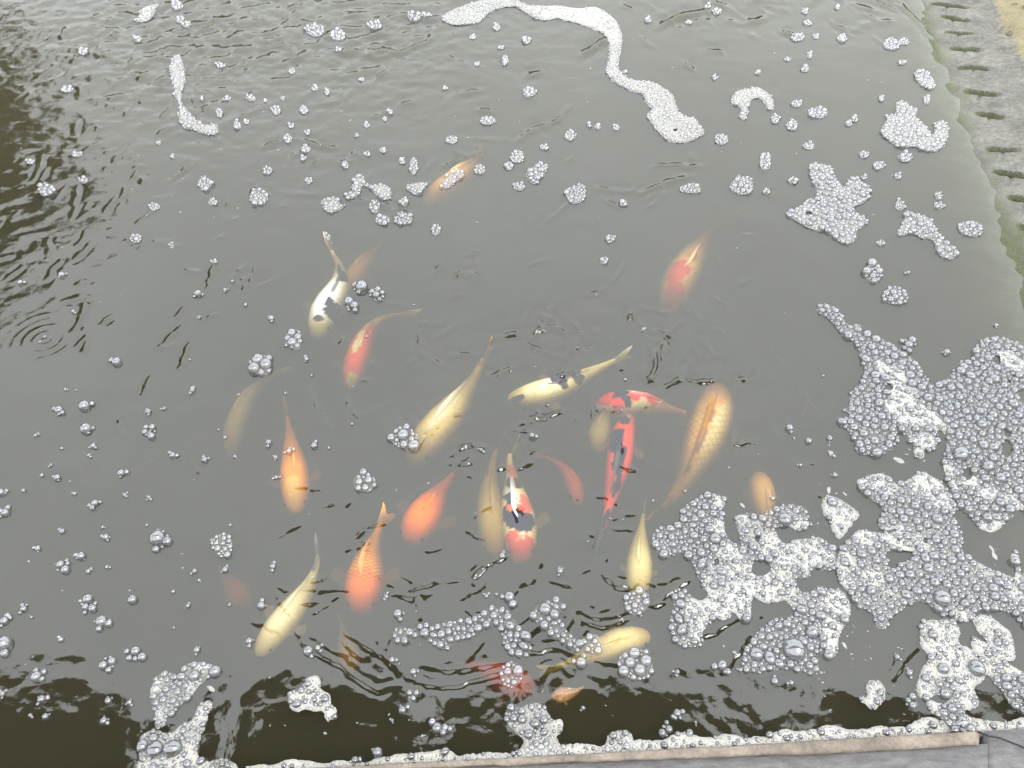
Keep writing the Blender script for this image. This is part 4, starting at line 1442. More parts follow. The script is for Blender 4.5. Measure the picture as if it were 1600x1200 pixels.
foam_patch('foam_patch', 'lopsided foam scrap between the orange koi and the round cluster', [(822, 272), (830, 263), (845, 257), (856, 258), (853, 270), (845, 278), (838, 288), (828, 284)], froth=.45, mean_px=2.2, fill=.9, sheet_cell=1.8)
foam_patch('foam_patch', 'arched foam patch like a hook below the far ripples', [(1143, 155), (1150, 143), (1170, 139), (1185, 137), (1198, 145), (1207, 155), (1208, 170), (1200, 172), (1195, 162), (1187, 155), (1177, 155), (1170, 165), (1168, 178), (1162, 189), (1155, 182), (1158, 172), (1150, 165), (1143, 163)], froth=.6, mean_px=1.9, fill=.9, sheet_cell=1.8)
foam_patch('foam_patch', 'cup shaped foam patch nearest to the slotted bank', [(1400, 165), (1407, 158), (1420, 165), (1431, 172), (1432, 185), (1442, 193), (1449, 200), (1453, 210), (1460, 208), (1460, 193), (1475, 190), (1482, 203), (1477, 225), (1465, 236), (1445, 236), (1430, 230), (1405, 230), (1392, 222), (1378, 212), (1378, 198), (1385, 190), (1385, 180), (1398, 180)], froth=.5, mean_px=1.9, fill=1, sheet_cell=1.8)
foam_patch('foam_patch', 'star shaped foam patch with four blunt arms', [(1264, 262), (1270, 256), (1298, 262), (1302, 275), (1312, 288), (1320, 293), (1325, 280), (1335, 277), (1350, 288), (1359, 295), (1355, 312), (1345, 320), (1335, 322), (1335, 332), (1350, 340), (1353, 350), (1338, 362), (1336, 375), (1325, 382), (1310, 378), (1298, 368), (1288, 362), (1270, 360), (1250, 350), (1232, 338), (1228, 332), (1245, 325), (1262, 312), (1274, 310), (1275, 295), (1268, 280)],
           froth=.5, holes=[(1263, 335, 5, 4)], mean_px=2.1, spread=.48, fill=1, sheet_cell=1.8)
foam_patch('foam_patch', 'tapering foam patch with a narrow foot near the bank', [(1415, 332), (1430, 333), (1445, 338), (1455, 345), (1462, 355), (1470, 370), (1480, 380), (1495, 392), (1494, 402), (1480, 406), (1466, 398), (1460, 383), (1455, 375), (1440, 373), (1425, 365), (1405, 370), (1401, 362), (1408, 352), (1413, 340)], froth=.42, mean_px=2.3, spread=.4, fill=1, sheet_cell=1.8)
foam_patch('foam_patch', 'small slanted foam patch beside the slotted bank', [(1428, 118), (1440, 109), (1452, 117), (1460, 132), (1455, 140), (1440, 134)], froth=.55, mean_px=2, fill=.9, sheet_cell=1.8)

# --- the large raft on the right
foam_patch('foam_raft', 'largest grey bubble raft with a pointed arm and white froth band',
           [(1283, 475), (1296, 478), (1313, 488), (1320, 505), (1330, 509), (1343, 508), (1347, 518), (1370, 528), (1393, 537), (1410, 550), (1428, 563), (1438, 577), (1446, 590), (1457, 601), (1480, 592), (1490, 578), (1503, 564),
            (1517, 564), (1523, 550), (1530, 535), (1545, 528), (1570, 528), (1590, 538), (1612, 555), (1650, 600), (1660, 700), (1650, 790), (1610, 800), (1590, 797), (1583, 805), (1572, 815), (1563, 826), (1553, 832), (1540, 830), (1525, 820), (1515, 806), (1503, 798), (1492, 780), (1480, 750), (1472, 730), (1475, 706), (1479, 690), (1474, 676), (1465, 672), (1465, 684), (1462, 697), (1454, 706), (1443, 702),
            (1444, 712), (1438, 719), (1430, 714), (1425, 696), (1414, 682), (1403, 670), (1401, 690), (1392, 704), (1376, 711), (1350, 712), (1337, 705), (1335, 690), (1325, 675), (1312, 665), (1308, 655), (1325, 651), (1321, 640),
            (1327, 630), (1328, 615), (1342, 600), (1350, 585), (1348, 565), (1342, 550), (1335, 536), (1320, 528), (1308, 515), (1297, 500), (1280, 490), (1277, 483)],
           froth=.14, spots=[(1378, 572, 12, 1), (1395, 590, 22, 1), (1412, 615, 24, 1), (1400, 640, 18, 1), (1430, 650, 28, 1), (1445, 690, 20, .95), (1440, 710, 12, 1), (1462, 665, 16, .9), (1575, 562, 18, .95), (1595, 575, 18, .9), (1480, 735, 12, 1), (1488, 760, 10, 1), (1515, 755, 16, .9), (1540, 770, 14, .9), (1560, 822, 14, .95), (1540, 828, 12, 1), (1585, 785, 18, .8)],
           holes=[(1388, 606, 7, 6), (1557, 563, 6, 8), (1585, 588, 5, 4), (1574, 597, 4, 3), (1573, 678, 6, 6), (1572, 702, 9, 14), (1511, 742, 8, 10), (1603, 618, 14, 12)],
           mean_px=2.4, spread=.46, fill=1.15, sparse=.5, maxn=4200,
           big=[(1499, 712, 13), (1542, 731, 10), (1561, 749, 9), (1530, 755, 5), (1421, 588, 8), (1424, 601, 8), (1418, 613, 6), (1367, 588, 8), (1371, 612, 6), (1372, 620, 5.5), (1420, 642, 6.5), (1433, 639, 5.5), (1472, 806 - 160, 5), (1471, 647, 6), (1482, 648, 6), (1485, 620, 5.5), (1511, 598, 6.5), (1526, 597, 5), (1533, 665, 8), (1525, 671, 5), (1503, 664, 6), (1497, 683, 7), (1519, 689, 6.5), (1487, 695, 5.5), (1493, 741, 6), (1496, 757, 5.5), (1517, 764, 6), (1525, 783, 5.5), (1590, 743, 6.5), (1590, 768, 8), (1575, 770, 5.5), (1571, 762, 5), (1588, 708, 5), (1348, 545, 4.5), (1284, 486, 5)])
foam_patch('foam_raft', 'foam island with a wavy white upper rim joining the largest raft',
           [(1338, 756), (1345, 748), (1365, 742), (1375, 740), (1388, 745), (1400, 755), (1412, 753), (1430, 742), (1440, 738), (1455, 745), (1468, 752), (1478, 766), (1488, 780), (1497, 795), (1488, 806), (1494, 815), (1500, 830), (1505, 848), (1503, 858),
            (1515, 872), (1530, 880), (1545, 888), (1555, 892), (1570, 897), (1585, 902), (1585, 885), (1578, 872), (1586, 862), (1592, 872), (1596, 895), (1620, 910), (1650, 940), (1650, 990), (1615, 985), (1598, 975), (1580, 958), (1550, 954), (1530, 956), (1520, 968), (1505, 973), (1495, 970), (1488, 962), (1475, 963), (1460, 955), (1450, 945), (1437, 940), (1420, 946), (1400, 958), (1390, 970), (1385, 981), (1375, 983),
            (1368, 975), (1365, 962), (1355, 953), (1343, 950), (1335, 940), (1325, 925), (1312, 912), (1305, 896), (1305, 880), (1310, 868), (1312, 858), (1325, 845), (1335, 833), (1345, 828), (1365, 831), (1390, 833), (1402, 826), (1384, 829), (1374, 824), (1372, 812), (1380, 802), (1375, 790), (1360, 780), (1345, 768)],
           froth=.35, spots=[(1375, 752, 26, .95), (1440, 752, 28, .95), (1475, 785, 22, .9), (1345, 755, 10, 1), (1350, 838, 24, 1), (1400, 840, 24, .9), (1318, 880, 18, 1), (1320, 905, 14, 1), (1365, 905, 16, .95), (1390, 930, 14, .7), (1540, 890, 16, .6), (1580, 905, 16, .95), (1500, 966, 14, .9), (1440, 850, 14, .8), (1588, 872, 8, 1), (1590, 925, 14, .8), (1590, 960, 14, .3)],
           holes=[(1405, 870, 24, 9), (1448, 846, 7, 4), (1395, 882, 10, 7)], mean_px=2.4, spread=.48, fill=1.1, sparse=.5, maxn=3400,
           big=[(1470, 937, 14), (1478, 915, 8), (1360, 862, 8), (1368, 877, 7), (1368, 889, 7), (1388, 906, 8), (1405, 900, 7), (1420, 900, 8), (1435, 898, 7), (1449, 890, 9), (1458, 870, 8), (1420, 887, 6), (1330, 890, 6), (1325, 906, 6), (1352, 943, 6.5), (1373, 957, 6), (1390, 948, 7), (1380, 936, 5), (1360, 814 - 50, 6), (1375, 771, 5), (1370, 780, 5), (1403, 840, 6.5), (1463, 813, 9), (1447, 821, 7), (1490, 836, 8), (1472, 871, 6), (1530, 900, 6), (1553, 933, 8), (1567, 937, 7), (1573, 918, 7), (1520, 881, 6), (1504, 920, 5), (1600, 943, 7)])
foam_patch('foam_raft', 'sprawling foam raft with several white arms and a huge bubble in its foot',
           [(1022, 830), (1030, 825), (1050, 822), (1062, 815), (1065, 800), (1070, 790), (1080, 785), (1090, 778), (1100, 772), (1115, 772), (1125, 775), (1133, 780), (1133, 790), (1128, 800), (1130, 815), (1133, 830), (1140, 845), (1153, 852), (1157, 845), (1152, 825), (1146, 808), (1160, 805), (1170, 803), (1182, 806), (1190, 806),
            (1200, 797), (1220, 790), (1245, 790), (1257, 795), (1262, 805), (1260, 814), (1269, 818), (1258, 826), (1250, 830), (1240, 828), (1230, 822), (1215, 825), (1212, 828), (1218, 843), (1228, 850), (1240, 845), (1260, 842), (1275, 840), (1285, 843), (1295, 850), (1304, 858), (1305, 870), (1303, 882), (1298, 892), (1285, 893), (1275, 888), (1268, 890), (1265, 900), (1255, 905), (1245, 903),
            (1243, 915), (1247, 922), (1255, 926), (1267, 925), (1275, 918), (1285, 917), (1300, 923), (1310, 920), (1322, 932), (1329, 955), (1325, 970), (1315, 985), (1310, 1000), (1308, 1020), (1300, 1028), (1290, 1025), (1280, 1022), (1272, 1026), (1277, 1040), (1284, 1052), (1265, 1054), (1250, 1048), (1230, 1045), (1215, 1048), (1200, 1048), (1185, 1052), (1170, 1050), (1160, 1040), (1162, 1020), (1172, 1003), (1180, 990), (1195, 978), (1210, 968), (1236, 965),
            (1240, 955), (1233, 945), (1225, 938), (1210, 942), (1198, 943), (1190, 940), (1180, 933), (1175, 935), (1173, 960), (1165, 973), (1155, 967), (1145, 957), (1140, 965), (1130, 970), (1118, 965), (1110, 975), (1100, 985), (1098, 1000), (1095, 1010), (1080, 1010), (1070, 1013), (1058, 1005), (1050, 985), (1047, 965), (1052, 960), (1053, 945), (1050, 930), (1055, 922), (1068, 922), (1080, 932), (1095, 938), (1107, 930), (1098, 918), (1090, 900), (1082, 880), (1075, 870), (1065, 865), (1055, 868), (1040, 872), (1028, 865), (1020, 850)],
           froth=.12, spots=[(1125, 785, 10, 1), (1125, 825, 14, .95), (1140, 865, 18, 1), (1150, 905, 40, .85), (1150, 940, 26, .95), (1165, 962, 14, 1), (1115, 940, 26, .9), (1090, 950, 26, .85), (1130, 958, 16, .9), (1158, 810, 12, 1), (1175, 830, 22, .6), (1205, 850, 24, .8), (1220, 865, 26, .95), (1260, 865, 30, .85), (1290, 870, 16, .9), (1240, 815, 20, .8), (1258, 822, 10, 1), (1210, 905, 26, .85), (1230, 930, 20, .75), (1270, 940, 26, .55), (1310, 945, 20, .95), (1300, 985, 22, .95), (1300, 1012, 16, 1), (1075, 1003, 10, .5), (1090, 990, 20, .9), (1200, 930, 20, .9)],
           holes=[(1188, 888, 15, 13), (1183, 843, 5, 5), (1118, 879, 4, 6)], mean_px=2.35, spread=.46, fill=1.15, sparse=.5, maxn=3600,
           big=[(1239, 1017, 18), (1181, 1023, 11), (1202, 1029, 10), (1268, 989, 11), (1216, 979, 7), (1229, 976, 7), (1257, 974, 6), (1264, 1041, 6.5), (1248, 983, 5), (1212, 993, 5), (1222, 1028, 6), (1285, 998, 7), (1117, 843, 9.5), (1115, 859, 8), (1129, 851, 6.5), (1095, 865, 8), (1096, 882, 9), (1127, 894, 8.5), (1115, 916, 7), (1127, 911, 7), (1117, 902, 5.5), (1099, 901, 6), (1114, 804, 6.5), (1070, 831, 6), (1076, 805, 4.8), (1050, 852, 6), (1082, 822, 5.5), (1078, 847, 5), (1037, 857, 4.5), (1060, 968, 8), (1065, 985, 9.5), (1078, 993, 6), (1087, 973, 5), (1064, 931, 6), (1124, 954, 5), (1073, 938, 5), (1105, 953, 4.5),
                (1225, 814, 11), (1243, 800, 6.5), (1242, 812, 6), (1230, 800, 5), (1204, 803, 5), (1197, 831, 5), (1210, 912, 6), (1230, 912, 5.5), (1228, 916, 6), (1211, 888, 5.5), (1224, 888, 5.5), (1240, 893, 5), (1286, 870, 4.5), (1264, 848, 4.5), (1254, 849, 4.5)])
foam_patch('foam_patch', 'small kite shaped foam patch with one big bubble between the rafts', [(1284, 786), (1290, 775), (1300, 775), (1320, 785), (1342, 802), (1335, 815), (1325, 828), (1312, 842), (1304, 838), (1297, 820), (1287, 805)], froth=.85, mean_px=2.6, fill=.6, big=[(1299, 787, 8.5), (1328, 802, 4), (1323, 809, 3.5)])
foam_patch('foam_raft', 'ragged white foam raft with lens shaped gaps touching the near coping',
           [(1440, 975), (1448, 970), (1480, 968), (1493, 975), (1500, 985), (1498, 1005), (1510, 1010), (1519, 1016), (1518, 1005), (1520, 995), (1530, 1000), (1543, 1004), (1532, 992), (1524, 980), (1520, 965), (1535, 960), (1550, 965), (1570, 980), (1580, 990), (1585, 1010), (1585, 1030), (1573, 1033), (1562, 1031), (1575, 1037), (1590, 1045), (1615, 1060), (1650, 1075), (1650, 1115), (1610, 1116), (1592, 1112), (1577, 1100), (1567, 1082), (1552, 1066), (1548, 1058), (1540, 1055), (1538, 1063), (1526, 1070), (1523, 1080), (1530, 1098), (1520, 1108), (1505, 1112), (1517, 1122), (1528, 1134), (1510, 1140), (1495, 1138),
            (1480, 1128), (1465, 1122), (1452, 1110), (1447, 1098), (1437, 1090), (1432, 1075), (1435, 1060), (1440, 1045), (1448, 1035), (1448, 1020), (1440, 1012), (1436, 998)],
           froth=.82, spots=[(1480, 1090, 26, .45), (1485, 1120, 24, .25), (1585, 1080, 30, .4), (1560, 1000, 10, .5)], holes=[(1468, 1093, 14, 7)], mean_px=2.4, spread=.45, fill=.9, sparse=.6, maxn=2600,
           big=[(1456, 993, 8), (1447, 1000, 5), (1472, 1046, 9), (1524, 1046, 13), (1445, 1061, 7), (1446, 1091, 6), (1443, 1075, 4.5), (1502, 1129, 9), (1473, 1115, 6), (1571, 1060, 8.5), (1572, 1073, 8), (1597, 1064, 9), (1598, 1087, 9), (1585, 1080, 6.5), (1552, 1016, 5), (1553, 1023, 4.5), (1521, 1098, 5), (1495, 1103, 5), (1508, 1060, 4.5), (1487, 1076, 5)])
foam_patch('foam_patch', 'bean shaped white foam patch straddling the dark reflection', [(1352, 1072), (1360, 1064), (1372, 1064), (1381, 1075), (1382, 1090), (1374, 1103), (1363, 1110), (1352, 1102), (1341, 1092), (1343, 1087), (1352, 1090), (1354, 1082)], froth=.8, mean_px=2.6, fill=.7, big=[(1374, 1084, 6), (1362, 1070, 4)])

# --- foam along the coping
lip_top = []
for x in range(380, 1660, 16):
    lip_top.append((x, edge_y(x) - (4 + 9 * max(0, min(1, (x - 480) / 500))) - 4 * math.sin(x * .031) - 3 * math.sin(x * .083 + 1) - 5 * random.random()))
lip = lip_top + [(x, edge_y(x) + 6) for x in range(1656, 370, -50)]
foam_patch('foam_fringe', 'long thin white foam fringe along the near coping', lip, froth=.92, spots=[(1500, 1146, 30, .5)], mean_px=2.2, spread=.5, fill=.5, sparse=.55)
foam_patch('foam_patch', 'foam mound with a low dome of bubbles on the coping fringe', [(930, 1172), (945, 1164), (950, 1150), (960, 1143), (978, 1142), (988, 1150), (992, 1162), (1006, 1168), (1010, 1174)], froth=.8, mean_px=2.6, fill=.7, big=[(955, 1161, 4.5), (968, 1160, 5), (979, 1167, 6), (949, 1172, 5)])
foam_patch('foam_patch', 'tall foam stack climbing out of the dark reflection beside the fringe', [(790, 1112), (798, 1102), (812, 1106), (828, 1100), (845, 1100), (855, 1112), (863, 1125), (876, 1124), (880, 1140), (870, 1152), (878, 1166), (895, 1178), (812, 1184), (818, 1160), (808, 1146), (792, 1130)], froth=.6, spots=[(800, 1118, 14, .1), (872, 1130, 8, 1)], mean_px=3.2, fill=.9, big=[(836, 1131, 8), (850, 1126, 7), (838, 1163, 6), (831, 1168, 5), (850, 1145, 6.5), (845, 1168, 6), (842, 1105, 5)])
foam_patch('foam_patch', 'three lobed white foam patch at the tip of the dark reflection', [(450, 1082), (470, 1077), (478, 1062), (490, 1055), (500, 1060), (503, 1078), (515, 1085), (517, 1100), (526, 1110), (523, 1122), (512, 1128), (503, 1112), (490, 1112), (480, 1108), (465, 1113), (455, 1108), (450, 1095)], froth=.85, mean_px=2.7, fill=.75, big=[(508, 1092, 6.5), (497, 1084, 4), (491, 1093, 5), (511, 1108, 4)])
foam_patch('foam_raft', 'upper of two mixed foam patches before the open grey water', [(243, 1060), (255, 1052), (270, 1052), (278, 1055), (290, 1042), (305, 1036), (325, 1037), (340, 1045), (335, 1053), (322, 1062), (310, 1073), (298, 1090), (285, 1100), (270, 1115), (262, 1117), (260, 1130), (250, 1138), (242, 1135), (242, 1115), (237, 1100), (236, 1080)], froth=.35, spots=[(320, 1042, 14, .9), (242, 1075, 10, .9), (250, 1120, 14, .7), (305, 1075, 12, .8)], mean_px=3.2, fill=1.0, big=[(305, 1057, 9), (318, 1050, 5), (291, 1072, 5), (256, 1094, 6), (271, 1096, 6), (264, 1085, 4.5), (262, 1063, 5), (248, 1129, 5)])
foam_patch('foam_raft', 'foam patch carrying a pair of huge twin bubbles at the near edge', [(325, 1095), (332, 1103), (325, 1120), (318, 1145), (310, 1165), (312, 1185), (330, 1190), (345, 1185), (365, 1192), (375, 1206), (378, 1216), (222, 1224), (218, 1180), (222, 1150), (240, 1142), (255, 1145), (270, 1145), (285, 1132), (300, 1125), (310, 1105)], froth=.8, spots=[(235, 1160, 14, .4), (300, 1145, 20, .6), (345, 1198, 16, .4)], mean_px=2.8, fill=.85, big=[(244, 1172, 13), (272, 1171, 14), (309, 1116, 5), (294, 1156, 5), (293, 1194, 7), (347, 1194, 5), (332, 1199, 5), (355, 1196, 4.5), (240, 1198, 6)])
# --- clear bubble rafts among the koi
foam_patch('bubble_raft', 'long bent raft of clear bubbles before the netted orange koi', [(614, 990), (622, 980), (645, 982), (655, 977), (680, 977), (700, 973), (720, 968), (745, 962), (760, 952), (780, 950), (795, 958), (805, 970), (815, 985), (825, 1000), (830, 1018), (820, 1028), (800, 1023), (788, 1015), (785, 1000), (780, 985), (770, 978), (755, 985), (735, 998), (710, 1005), (695, 1015), (680, 1007), (655, 998), (640, 997), (632, 1007), (618, 1003)], froth=.03, mean_px=3.6, spread=.35, fill=1.2, big=[(640, 989, 6.5), (701, 988, 6), (747, 983, 7), (716, 983, 4.5), (715, 998, 5), (732, 995, 5), (797, 993, 6), (803, 1010, 5.5), (626, 988, 5)], rough=.2)
foam_patch('bubble_raft', 'slanted raft of clear bubbles pointing at the cream crosswise koi', [(835, 950), (850, 942), (870, 938), (880, 945), (878, 955), (873, 962), (885, 985), (895, 995), (908, 1003), (912, 1012), (903, 1018), (890, 1010), (870, 1000), (850, 985), (838, 975), (832, 965)], froth=.03, mean_px=3.6, spread=.35, fill=1.2, big=[(906, 1006, 7), (857, 968, 5), (866, 975, 5), (880, 993, 5), (845, 968, 4.5)], rough=.2)

# ------------------------------------------------------------------ small bubble clusters (photo position, half width, half height)
CL = [(215, 61, 6, 4), (130, 80, 7, 5), (105, 140, 9, 6), (120, 243, 8, 4), (72, 297, 13, 9), (47, 253, 6, 4), (130, 281, 7, 5), (320, 287, 10, 10), (332, 316, 7, 5), (241, 323, 8, 6), (212, 373, 9, 6), (268, 384, 4, 4),
      (345, 102, 7, 4), (355, 154, 6, 4), (343, 177, 5, 6), (371, 196, 6, 6), (385, 190, 5, 4), (392, 154, 8, 4), (277, 10, 9, 8), (282, 31, 6, 5), (292, 39, 7, 4), (316, 155, 3, 3), (270, 245, 3, 3), (248, 223, 4, 3),
      (431, 172, 8, 7), (475, 171, 6, 6), (492, 138, 5, 5), (511, 143, 4, 5), (493, 48, 15, 8), (528, 56, 11, 8), (585, 40, 12, 5), (648, 28, 10, 5), (666, 25, 10, 4), (565, 124, 4, 3), (573, 196, 5, 4), (601, 186, 3, 3), (610, 176, 4, 3), (558, 212, 3, 3),
      (706, 219, 9, 6), (762, 189, 12, 6), (789, 95, 5, 8), (776, 43, 6, 5), (738, 57, 5, 4), (782, 75, 4, 3), (745, 101, 5, 3), (695, 137, 4, 3), (628, 252, 5, 5), (646, 260, 6, 14), (599, 236, 6, 4), (573, 241, 5, 4), (540, 258, 5, 5), (478, 233, 8, 5), (449, 217, 6, 6), (474, 247, 5, 4),
      (418, 267, 7, 6), (404, 309, 14, 12), (482, 283, 6, 5), (631, 316, 6, 6), (584, 325, 9, 9), (598, 344, 11, 8), (630, 343, 14, 8), (681, 360, 7, 8), (749, 265, 9, 7), (480, 207, 4, 4), (455, 197, 4, 4), (795, 259, 6, 6), (512, 371, 4, 5), (415, 157, 3, 3), (442, 154, 3, 3), (457, 113, 5, 4), (530, 80, 5, 3),
      (826, 145, 9, 8), (823, 63, 7, 5), (808, 245, 11, 9), (811, 292, 9, 6), (850, 230, 7, 4), (891, 212, 8, 8), (934, 198, 5, 4), (920, 196, 3, 3), (963, 199, 5, 4), (1127, 219, 11, 8), (900, 303, 16, 15), (974, 318, 5, 5), (953, 374, 7, 6), (943, 408, 6, 5), (1080, 296, 17, 7), (1159, 291, 18, 15), (1195, 253, 10, 14), (1012, 32, 5, 4), (1120, 18, 7, 5), (1075, 35, 5, 3),
      (1184, 114, 5, 3), (1117, 122, 4, 4), (1197, 300, 5, 5), (976, 113, 4, 3), (1105, 10, 5, 3), (1246, 59, 11, 6), (1258, 18, 5, 4), (1275, 57, 5, 4), (1316, 60, 8, 6), (1262, 36, 6, 4), (1265, 87, 4, 5), (1258, 109, 6, 4), (1308, 12, 4, 3), (1230, 93, 5, 3), (1245, 162, 8, 6), (1237, 197, 9, 8), (1211, 186, 6, 7), (1278, 176, 14, 10), (1336, 186, 5, 4), (1326, 193, 6, 4), (1263, 229, 8, 6), (1350, 242, 8, 5),
      (1372, 259, 9, 6), (1403, 275, 5, 5), (1414, 246, 11, 7), (1448, 156, 6, 7), (1377, 154, 4, 4), (1409, 98, 5, 3), (1392, 70, 12, 9), (1412, 66, 8, 5), (1466, 306, 6, 6), (1467, 322, 8, 5), (1406, 321, 8, 8), (1516, 358, 19, 12), (1375, 380, 6, 4), (1239, 283, 7, 5), (1350, 278, 5, 3),
      (97, 430, 9, 8), (32, 442, 9, 7), (115, 487, 6, 4), (183, 567, 9, 10), (103, 610, 6, 4), (120, 611, 4, 3), (93, 642, 9, 8), (133, 636, 16, 10), (135, 671, 11, 10), (146, 697, 7, 5), (56, 681, 5, 6), (97, 701, 4, 4), (139, 712, 5, 4), (66, 743, 4, 4), (90, 747, 7, 6), (80, 727, 4, 4), (190, 740, 9, 11), (232, 644, 9, 7), (257, 639, 5, 5), (233, 675, 10, 9), (301, 611, 7, 7), (270, 712, 7, 6), (320, 719, 9, 7), (117, 772, 7, 4), (149, 787, 7, 7), (233, 778, 5, 6),
      (9, 802, 9, 9), (2, 770, 8, 10), (37, 767, 4, 4), (195, 774, 5, 5), (310, 460, 10, 8), (312, 496, 4, 5), (352, 454, 5, 5), (335, 409, 5, 3), (363, 440, 4, 4), (384, 477, 4, 4), (367, 714, 5, 7), (373, 617, 4, 3), (342, 672, 4, 3), (352, 684, 4, 4), (63, 535, 3, 3), (71, 527, 3, 3), (297, 562, 3, 3),
      (424, 498, 6, 6), (460, 531, 14, 16), (410, 571, 16, 15), (562, 450, 10, 10), (590, 462, 11, 10), (551, 480, 9, 9), (420, 692, 6, 6), (452, 706, 6, 7), (431, 716, 6, 5), (432, 747, 5, 6), (491, 697, 6, 8), (514, 700, 3, 3), (446, 615, 4, 4), (479, 562, 6, 7), (573, 526, 3, 3), (635, 686, 21, 18), (570, 754, 16, 14), (752, 703, 6, 4), (487, 587, 3, 3), (550, 663, 3, 3),
      (1005, 516, 6, 4), (977, 594, 4, 4), (831, 681, 6, 7), (1070, 768, 4, 3), (1020, 783, 3, 3), (1139, 732, 3, 3), (971, 641, 3, 3), (1207, 780, 6, 7), (1364, 427, 13, 17), (1400, 464, 19, 14), (1419, 427, 4, 4), (1420, 538, 12, 11), (1479, 551, 10, 7), (1556, 509, 5, 4), (1233, 670, 8, 8), (1240, 685, 3, 3), (1263, 690, 8, 8), (1296, 686, 6, 6), (1286, 588, 6, 4), (1250, 728, 5, 6), (1304, 743, 6, 6), (1319, 642, 4, 4), (1414, 711, 3, 3),
      (100, 887, 12, 12), (128, 870, 8, 9), (60, 858, 6, 7), (46, 878, 4, 4), (98, 831, 5, 5), (161, 824, 5, 4), (166, 840, 6, 6), (230, 821, 4, 4), (250, 843, 14, 15), (348, 852, 17, 20), (360, 821, 4, 4), (352, 891, 7, 9), (304, 893, 5, 5), (311, 907, 4, 4), (139, 946, 15, 13), (160, 972, 13, 14), (208, 938, 8, 9), (139, 894, 5, 5), (168, 887, 5, 4), (38, 952, 6, 7), (8, 971, 9, 10), (50, 965, 3, 3), (8, 1010, 10, 14), (96, 1000, 6, 8), (170, 1038, 9, 11), (212, 1025, 16, 11),
      (53, 1026, 2, 2), (40, 1038, 2, 2), (58, 1058, 14, 11), (5, 1085, 6, 7), (66, 1093, 11, 7), (72, 1120, 8, 8), (48, 1118, 4, 4), (163, 1127, 8, 11), (170, 1096, 6, 6), (203, 1098, 6, 7), (308, 1016, 7, 7), (294, 947, 5, 7), (271, 925, 4, 4), (359, 946, 4, 7), (390, 1002, 8, 9), (272, 981, 3, 3), (427, 886, 7, 7), (409, 947, 10, 9), (482, 1018, 13, 12), (497, 1013, 6, 6), (604, 933, 5, 7), (622, 960, 12, 10), (796, 934, 10, 12), (760, 932, 5, 5), (776, 929, 4, 4), (785, 870, 7, 6),
      (613, 1032, 6, 6), (624, 1038, 3, 3), (646, 1050, 7, 9), (645, 1089, 9, 10), (629, 1110, 7, 7), (613, 1126, 4, 5), (683, 1138, 10, 10), (703, 1139, 6, 6), (660, 1150, 5, 4), (508, 1146, 4, 7), (555, 1188, 9, 7), (590, 1176, 13, 11), (800, 1054, 17, 19), (875, 893, 7, 7), (1002, 962, 4, 4), (908, 1036, 11, 13), (995, 940, 20, 20), (927, 1006, 14, 16), (995, 1038, 28, 23), (1058, 1115, 8, 8), (1042, 1140, 9, 14), (1087, 1129, 4, 4), (1077, 1146, 8, 8), (1128, 1040, 10, 10), (1147, 1020, 5, 8), (1157, 1047, 6, 6), (1058, 1050, 5, 5), (972, 968, 5, 4),
      (911, 1107, 5, 5), (1210, 1065, 7, 7), (1236, 1067, 7, 6), (1401, 1027, 6, 7), (1420, 1052, 7, 9), (1423, 1097, 8, 11), (1130, 1010, 3, 3), (1298, 709, 6, 7)]

LAND = [((270, 150), 'the comma shaped foam streak'), ((720, 25), 'the far end of the foam ribbon'), ((960, 90), 'the bend of the foam ribbon'), ((1060, 200), 'the broad lobe of the foam ribbon'), ((1175, 160), 'the arched foam patch'), ((1430, 205), 'the cup shaped foam patch'), ((1295, 325), 'the star shaped foam patch'), ((1450, 370), 'the tapering foam patch'), ((1500, 100), 'the slotted bank'),
        ((580, 295), 'the bent foam scrap'), ((700, 290), 'the farthest orange koi'), ((520, 460), 'the white and black koi'), ((575, 420), 'the faint tan koi'), ((560, 560), 'the slim red koi'), ((390, 630), 'the ghostly yellow koi'), ((458, 730), 'the plain orange koi'), ((700, 650), 'the pale gold koi'), ((870, 605), 'the cream black-saddled koi'), ((960, 760), 'the red tapering koi'), ((1090, 700), 'the largest tan koi'), ((1000, 870), 'the butter yellow koi'), ((1080, 400), 'the peach koi'), ((675, 790), 'the orange red koi'), ((575, 890), 'the netted orange koi'), ((810, 790), 'the koi with white dorsal streak'), ((450, 950), 'the creamy dark-tailed koi'), ((950, 1010), 'the cream crosswise koi'), ((770, 1055), 'the deep red koi'), ((1190, 775), 'the dim orange koi'),
        ((1380, 600), 'the largest bubble raft'), ((1310, 810), 'the kite shaped foam patch'), ((1200, 1010), 'the huge bubble of the sprawling raft'), ((1480, 1050), 'the ragged foam raft'), ((490, 1090), 'the three lobed foam patch'), ((285, 1075), 'the upper mixed foam patch'), ((270, 1160), 'the huge twin bubbles'), ((70, 530), 'the ring ripple'), ((50, 150), 'the dark tree reflection'), ((70, 1130), 'the dark corner reflection'), ((720, 990), 'the long bent bubble raft'), ((840, 1140), 'the tall foam stack'), ((1363, 1087), 'the bean shaped foam patch'), ((230, 20), 'the hook shaped foam scrap'), ((590, 50), 'the far wave crests'), ((370, 920), 'the almost vanished koi'), ((130, 640), 'the open water between the left bubbles'), ((880, 1085), 'the small pinkish koi')]
NUM = ['no', 'one', 'two', 'three', 'four', 'five', 'six', 'seven', 'eight', 'nine', 'ten', 'eleven', 'twelve']
used = {}
cr = np.random.default_rng(55)
CL = [c for c in CL if to_px is not None]
placed_c = []
